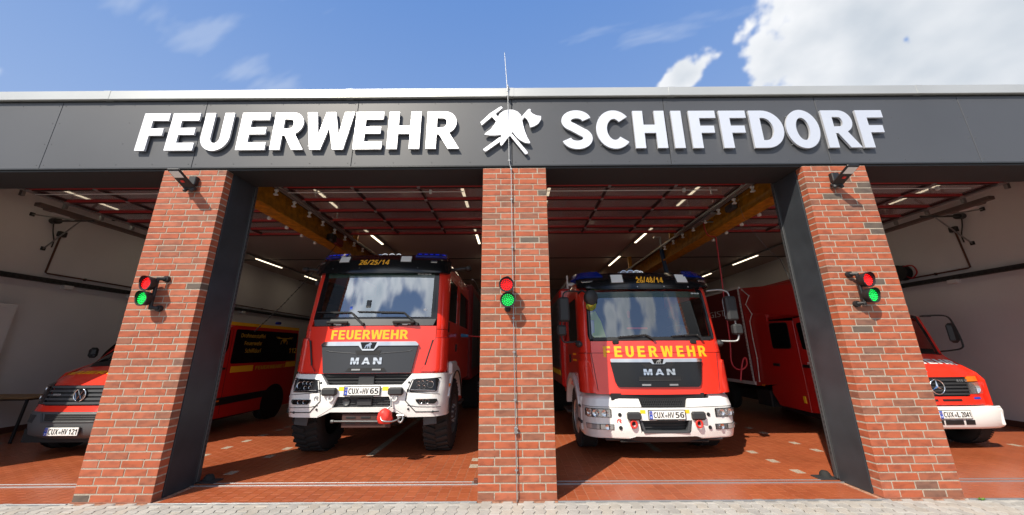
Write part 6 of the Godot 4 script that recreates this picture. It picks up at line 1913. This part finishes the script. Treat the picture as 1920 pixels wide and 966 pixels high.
		wheel(t, Vector3(e * (W - .12), .34, -.78), .34, .22, e, 0, "grey_plastic", .05)
		wheel(t, Vector3(e * (W - .12), .36, -3.32), .36, .22, e, 0, "grey_plastic", .05)
		for wz in [-.78, -3.32]: side_wall(sd, "wheel_arch", Array(_disc(wz, .38, .42 if wz < -2.0 else .40)), X + e * .003, e, M.black_plastic, .02)
		var mr := put("mirror", bx(Vector3(e * .985, 1.575, -.88), Vector3(.13, .19, .12), .04), M.black_plastic, t)
		put("mirror_arm", bx(Vector3(e * .95, 1.52, -.85), Vector3(.12, .06, .07), .02), M.black_plastic, mr)
	put("rear_wall", bx(Vector3(0, 1.2, -4.02), Vector3(1.86, 1.9, .05), .02), M.deep_red, t)
	put("underbody", bx(Vector3(0, .32, -2.0), Vector3(1.6, .2, 3.8)), M.rubber, t)
	var bl := put("blue_light_bar", bx(Vector3(0, 2.285, -1.75), Vector3(1.3, .06, .18), .02), M.blue_lens, t)
	for e in [-1, 1]:
		put("light_bar_end", bx(Vector3(e * .72, 2.29, -1.6), Vector3(.20, .075, .28), .03), M.blue_lens, bl)
		put("rear_blue_lamp", bx(Vector3(e * .80, 2.29, -3.3), Vector3(.10, .07, .14), .02), M.blue_lens, bl)

func _disc(cz: float, cy: float, r: float) -> Array:
	var a := []
	for k in 24:
		a.append(cz + cos(TAU * k / 24) * r); a.append(cy + sin(TAU * k / 24) * r)
	return a

func lay(s: Shell, m: ArrayMesh, at: Vector2, off: float, slant: float, per: float) -> ArrayMesh:
	# lettering laid on a bonnet: its height is turned into steps along the profile
	var a := m.surface_get_arrays(0)
	var v: PackedVector3Array = a[0]
	for i in v.size():
		var q := v[i]
		var tt := at.y + q.y / .48
		v[i] = s.p(at.x + q.x, tt) + s.nrm(at.x + q.x, tt) * (.016 + q.z)
	var o := []
	o.resize(Mesh.ARRAY_MAX)
	o[0] = v
	if a[Mesh.ARRAY_INDEX] != null: o[Mesh.ARRAY_INDEX] = a[Mesh.ARRAY_INDEX]
	var r := ArrayMesh.new()
	r.add_surface_from_arrays(Mesh.PRIMITIVE_TRIANGLES, o)
	return r

# ---------------------------------------------------------------- right: the logistics van
func logistics_van():
	var t := thing("logistics_van", "older red van with crew doors and a tarpaulin box behind, at the right wall", "van", Vector3(6.85, 0, -1.66))
	var W := .98
	var s := Shell.new()
	s.row(-.03, .34, .86, .06, 0.0); s.row(0.0, .37, .90, .06, 0.0); s.row(.02, .60, .92, .06, 0.0); s.row(0.0, .655, .92, .06, 0.0)
	s.row(-.06, .68, .86, .10, 0.0); s.row(-.08, .80, .87, .10, 0.0); s.row(-.11, 1.095, .88, .10, 0.0)
	s.row(-.13, 1.12, .88, .11, .015); s.row(-.19, 1.19, .90, .10, .04); s.row(-.62, 1.46, .99, .03, .03)
	s.row(-.63, 1.47, .99, .04, .02); s.row(-.80, 2.20, .955, .05, .05); s.row(-.93, 2.28, .93, .05, .06); s.row(-1.3, 2.30, .93, 0, .06)
	var bp := on(s, t, "bumper", M.white_paint, [[0.0, -.86, .86], [1.0, -.90, .90], [2.0, -.92, .92], [3.0, -.92, .92]], .01, .10, 20, 2)
	put("bumper_top", bx(Vector3(0, .645, -.10), Vector3(1.78, .02, .16), .006), M.white_paint, bp)
	for e in [-1, 1]: put("bumper_end", bx(Vector3(e * .875, .505, -.13), Vector3(.05, .27, .22), .02), M.white_paint, bp)
	for q in [[-.33, -.13], [-.10, .18], [.22, .36], [-.6, -.4]]: put("bumper_slot", s.wrap(bx(Vector3((q[0] + q[1]) / 2, 0, 0), Vector3(q[1] - q[0], .30, .01)).mesh(), Vector2(0, 1.28), .012), M.black_plastic, bp)
	number_plate(bp, "CUX L 2041", s.p(.06, 1.75) + Vector3(0, .008, .026), .50)
	var rf := on(s, t, "front_panel", M.fire_red, [[4.0, -.84, .84], [5.0, -.86, .86]], .0, .03, 16, 2)
	for q in [[-.36, -.02], [.06, .37], [-.7, -.42]]: put("air_slot", s.wrap(bx(Vector3((q[0] + q[1]) / 2, 0, 0), Vector3(q[1] - q[0], .26, .008)).mesh(), Vector2(0, 4.55), .003), M.black_plastic, rf)
	put("side_sticker", s.wrap(bx(Vector3.ZERO, Vector3(.14, .26, .002)).mesh(), Vector2(.68, 4.75), .003), M.plate_blue, rf)
	var gr := on(s, t, "grille", M.black_plastic, [[5.0, -.52, .52], [6.0, -.60, .60]], .0, .03, 16, 2)
	for k in 5: on(s, gr, "grille_louvre", M.dark_plastic, [[5.08 + k * .18, -.54 - k * .012, .54 + k * .012], [5.18 + k * .18, -.54 - k * .012, .54 + k * .012]], .022, .03, 14, 1)
	put("model_letters", print_text("815 D", .034, .17), M.galvanised, gr, s.p(.48, 5.82) + Vector3(0, 0, .03))
	# three-pointed star in a ring
	var sc := s.p(0.02, 5.52) + Vector3(0, 0, .04)
	var st := MB.new()
	var pr := PackedVector3Array()
	for k in 37: pr.append(sc + Vector3(cos(TAU * k / 36) * .112, sin(TAU * k / 36) * .112, 0))
	st.tube(pr, .010, 8, false)
	for k in 3:
		var an := PI / 2 + TAU * k / 3
		var d := Vector3(cos(an), sin(an), 0)
		var w := Vector3(-d.y, d.x, 0) * .022
		var tip := sc + d * .11
		var c := sc + Vector3(0, 0, .016)
		var back2 := sc - d * .03
		st.tri(c, tip, back2 + w); st.tri(c, back2 - w, tip)
	put("star", st, M.chrome, gr)
	for e in [-1, 1]:
		var hl := on(s, t, "headlight", M.lamp_bowl, [[5.12, e * .56, e * .82], [5.72, e * .61, e * .87]], .008, .03, 6, 2)
		var ln := MB.new(); lens_round(ln, s.p(e * .70, 5.42) + Vector3(0, 0, .02), Vector3(0, 0, 1), .085)
		put("optics", ln, M.chrome, hl)
		on(s, hl, "cover_glass", M.clear_cover, [[5.12, e * .56, e * .82], [5.72, e * .61, e * .87]], .03, 0.0, 6, 2)
		on(s, t, "indicator", M.orange_lens, [[5.76, e * .62, e * .87], [6.03, e * .63, e * .88]], .012, .03, 6, 1)
		on(s, t, "wing", M.fire_red, [[5.0, e * .54, e * .87], [5.12, e * .56, e * .87]], .002, .03, 5, 1)
	var bn := on(s, t, "bonnet", M.fire_red, [[6.03, -.88, .88], [7.0, -.88, .88], [8.0, -.90, .90], [9.0, -.99, .99]], .006, .03, 20, 4)
	put("lettering", lay(s, word("FEUERWEHR", .135, 1.75, .002, .15), Vector2(.03, 8.50), .004, 0.0, 0.0), M.white_print, bn)
	var bg := MB.new(); bg.cyl(s.p(.03, 7.9), s.p(.03, 7.9) + s.nrm(.03, 7.9) * .016, .03, .028, 16)
	put("bonnet_badge", bg, M.galvanised, bn)
	on(s, t, "cowl", M.black_plastic, [[9.0, -.95, .95], [9.99, -.95, .95]], .012, .03, 16, 1)
	var ws := on(s, t, "windscreen", M.windscreen_grey, [[10.05, -.92, .92], [10.95, -.90, .90]], .003, .0, 16, 4)
	for e in [-1, 1]: on(s, ws, "black_border", M.gloss_black, [[10.0, e * .89, e * .958], [11.0, e * .86, e * .925]], .005, .01, 3, 3)
	on(s, ws, "black_border", M.gloss_black, [[10.0, -.85, .85], [10.12, -.85, .85]], .006, .01, 12, 1)
	on(s, ws, "black_border", M.gloss_black, [[10.92, -.86, .86], [11.0, -.86, .86]], .006, .01, 12, 1)
	on(s, t, "roof", M.fire_red, [[11.0, -.955, .955], [12.0, -.93, .93], [13.0, -.93, .93]], .0, .03, 16, 2)
	put("cabin", bx(Vector3(0, 1.1, -1.6), Vector3(1.8, .8, 1.8)), M.cabin, t)
	put("cabin_rear_wall", bx(Vector3(0, 1.8, -2.2), Vector3(1.8, .8, .04)), M.cabin, t)
	seats(t, -1.35, 1.25, [-.5, .45])
	steering_wheel(t, Vector3(.45, 1.55, -.95), .22)
	for e in [-1, 1]:
		on(s, t, "window_pillar", M.fire_red, [[9.0, e * .955, e * .99], [10.0, e * .955, e * .99], [11.0, e * .922, e * .955]], .006, .03, 4, 4)
		var X: float = e * W
		var sd := side_wall(t, "front_door", [-.66, .42, -1.45, .34, -1.46, 2.18, -1.0, 2.22, -.84, 2.14, -.66, 1.48], X, e, M.deep_red, .05, .004)
		side_wall(sd, "window", [-.78, 1.52, -1.36, 1.55, -1.40, 2.08, -.98, 2.10, -.92, 2.04], X + e * .004, e, M.side_glass, .02, 0.0, .05)
		side_wall(sd, "door_handle", [-1.26, 1.19, -1.44, 1.19, -1.44, 1.25, -1.26, 1.25], X + e * .02, e, M.black_plastic, .03, .004)
		side_text(sd, print_text("FREIWILLIGE FEUERWEHR", .045, .62), M.white_print, X + e * .003, -1.0, 1.28, e)
		side_text(sd, print_text("LANDKREIS CUXHAVEN", .045, .54), M.white_print, X + e * .003, -1.0, 1.04, e)
		side_wall(sd, "coat_of_arms", [-1.13, 1.10, -1.18, 1.14, -1.19, 1.24, -1.06, 1.24, -1.07, 1.14], X + e * .003, e, M.yellow_film, .006)
		var rd := side_wall(t, "rear_door", [-1.465, .34, -2.30, .36, -2.46, .60, -2.44, .75, -2.25, .80, -2.22, 2.18, -1.475, 2.14], X, e, M.deep_red, .05, .004)
		side_wall(rd, "window", [-1.66, 1.58, -2.18, 1.585, -2.16, 2.12, -1.65, 2.10], X + e * .006, e, M.side_glass, .02, 0.0, .07)
		side_wall(rd, "window_seal", [-1.64, 1.56, -2.20, 1.565, -2.18, 2.14, -1.63, 2.12], X + e * .003, e, M.black_plastic, .02, 0.0, .08)
		side_wall(rd, "door_handle", [-2.08, 1.19, -2.26, 1.19, -2.26, 1.25, -2.08, 1.25], X + e * .02, e, M.black_plastic, .03, .004)
		side_wall(rd, "marker", [-1.54, .50, -1.60, .50, -1.60, .63, -1.54, .63], X + e * .012, e, M.yellow_film, .02, .004)
		side_wall(t, "sill", [-.66, .20, -2.30, .30, -2.30, .35, -.66, .40], X - e * .03, e, M.black_plastic, .05)
		side_wall(t, "wing", [-.14, .66, -.64, .42, -.64, 1.44, -.22, 1.16, -.14, 1.05], X - e * .04, e, M.fire_red, .05, .004)
		side_wall(t, "box_flank", [-2.24, .80, -2.98, .70, -2.98, 3.08, -2.22, 2.36], X, e, M.deep_red, .05, .004)
		side_wall(t, "roof_box_flank", [-1.05, 2.20, -2.22, 2.34, -2.98, 2.44, -2.98, 3.09, -1.25, 2.90, -1.05, 2.70], X + e * .012, e, M.deep_red, .06, .012)
		# white wavy cable on the flank
		var cb := MB.new()
		var pts := PackedVector3Array()
		for q in [[-2.84, 3.03], [-2.62, 2.84], [-2.79, 2.65], [-2.63, 2.39], [-2.75, 2.23], [-2.755, 1.80], [-2.73, 1.35], [-2.79, .82]]: pts.append(Vector3(X + e * .035, q[1], q[0]))
		cb.tube(pts, .010, 6)
		for p in pts: cb.box(p, Vector3(.02, .03, .03), .004)
		put("rope", cb, M.plate_white, t)
		var trp := side_wall(t, "tarpaulin", [-2.99, .78, -6.2, .78, -6.2, 3.10, -2.99, 3.085], X + e * .03, e, M.tarp_red, .04, .004)
		side_text(trp, print_text("LOGISTIK", .16, 1.55, .002, 0.0, false), M.white_print, X + e * .033, -4.15, 2.53, e)
		side_wall(trp, "tarpaulin_edge", [-2.97, .78, -3.02, .78, -3.02, 3.09, -2.97, 3.09], X + e * .042, e, M.plate_white, .012)
		var hem := MB.new()
		for k in 26: hem.cyl(Vector3(X + e * .042, .86 + k * .085, -2.995), Vector3(X + e * .056, .86 + k * .085, -2.995), .014, .012, 6)
		put("eyelets", hem, M.galvanised, trp).set_meta("kind", "stuff")
		side_wall(trp, "top_rail", [-2.97, 3.085, -6.2, 3.10, -6.2, 3.15, -2.97, 3.135], X + e * .035, e, M.plate_white, .06)
		side_wall(trp, "bottom_rail", [-2.97, .72, -6.2, .72, -6.2, .80, -2.97, .80], X + e * .036, e, M.plate_white, .06)
		wheel(t, Vector3(e * .84, .40, -.62), .40, .24, e, 0, "grey_plastic", .06)
		wheel(t, Vector3(e * .84, .40, -4.4), .40, .24, e, 0, "grey_plastic", .06)
		put("side_marker", bx(Vector3(X + e * .02, .74, -2.7), Vector3(.03, .04, .09), .006), M.orange_lens, t)
		var mr := Node3D.new(); mr.name = "mirror"; t.add_child(mr, true)
		var am := MB.new()
		am.tube(curve([e * .90, 2.15, -.75, e * 1.15, 2.16, -.70, e * 1.30, 2.13, -.66, e * 1.36, 1.98, -.65, e * 1.41, 1.66, -.65, e * 1.37, 1.56, -.65, e * 1.20, 1.52, -.66, e * 1.0, 1.50, -.68], 6), .014, 8)
		put("arm", am, M.black_plastic, mr)
		put("housing", bx(Vector3(e * 1.30, 1.83, -.66), Vector3(.16, .36, .10), .045), M.black_plastic, mr)
		put("arm_joint", bx(Vector3(e * .98, 2.15, -.72), Vector3(.16, .035, .05), .01), M.dark_plastic, mr)
	put("roof_box", bx(Vector3(0, 2.62, -2.1), Vector3(1.86, .8, 1.7), .05), M.deep_red, t)
	put("load_box", bx(Vector3(0, 1.94, -4.6), Vector3(1.96, 2.28, 3.2)), M.tarp_red, t)
	put("underbody", bx(Vector3(0, .45, -2.6), Vector3(1.5, .24, 4.8)), M.rubber, t)
	put("tool_box", bx(Vector3(-.75, .45, -2.9), Vector3(.30, .36, .5), .02), M.dark_plastic, t)
	put("blue_lamp", bx(Vector3(-.45, 2.95, -1.2), Vector3(.2, .16, .2), .05), M.blue_lens, t)
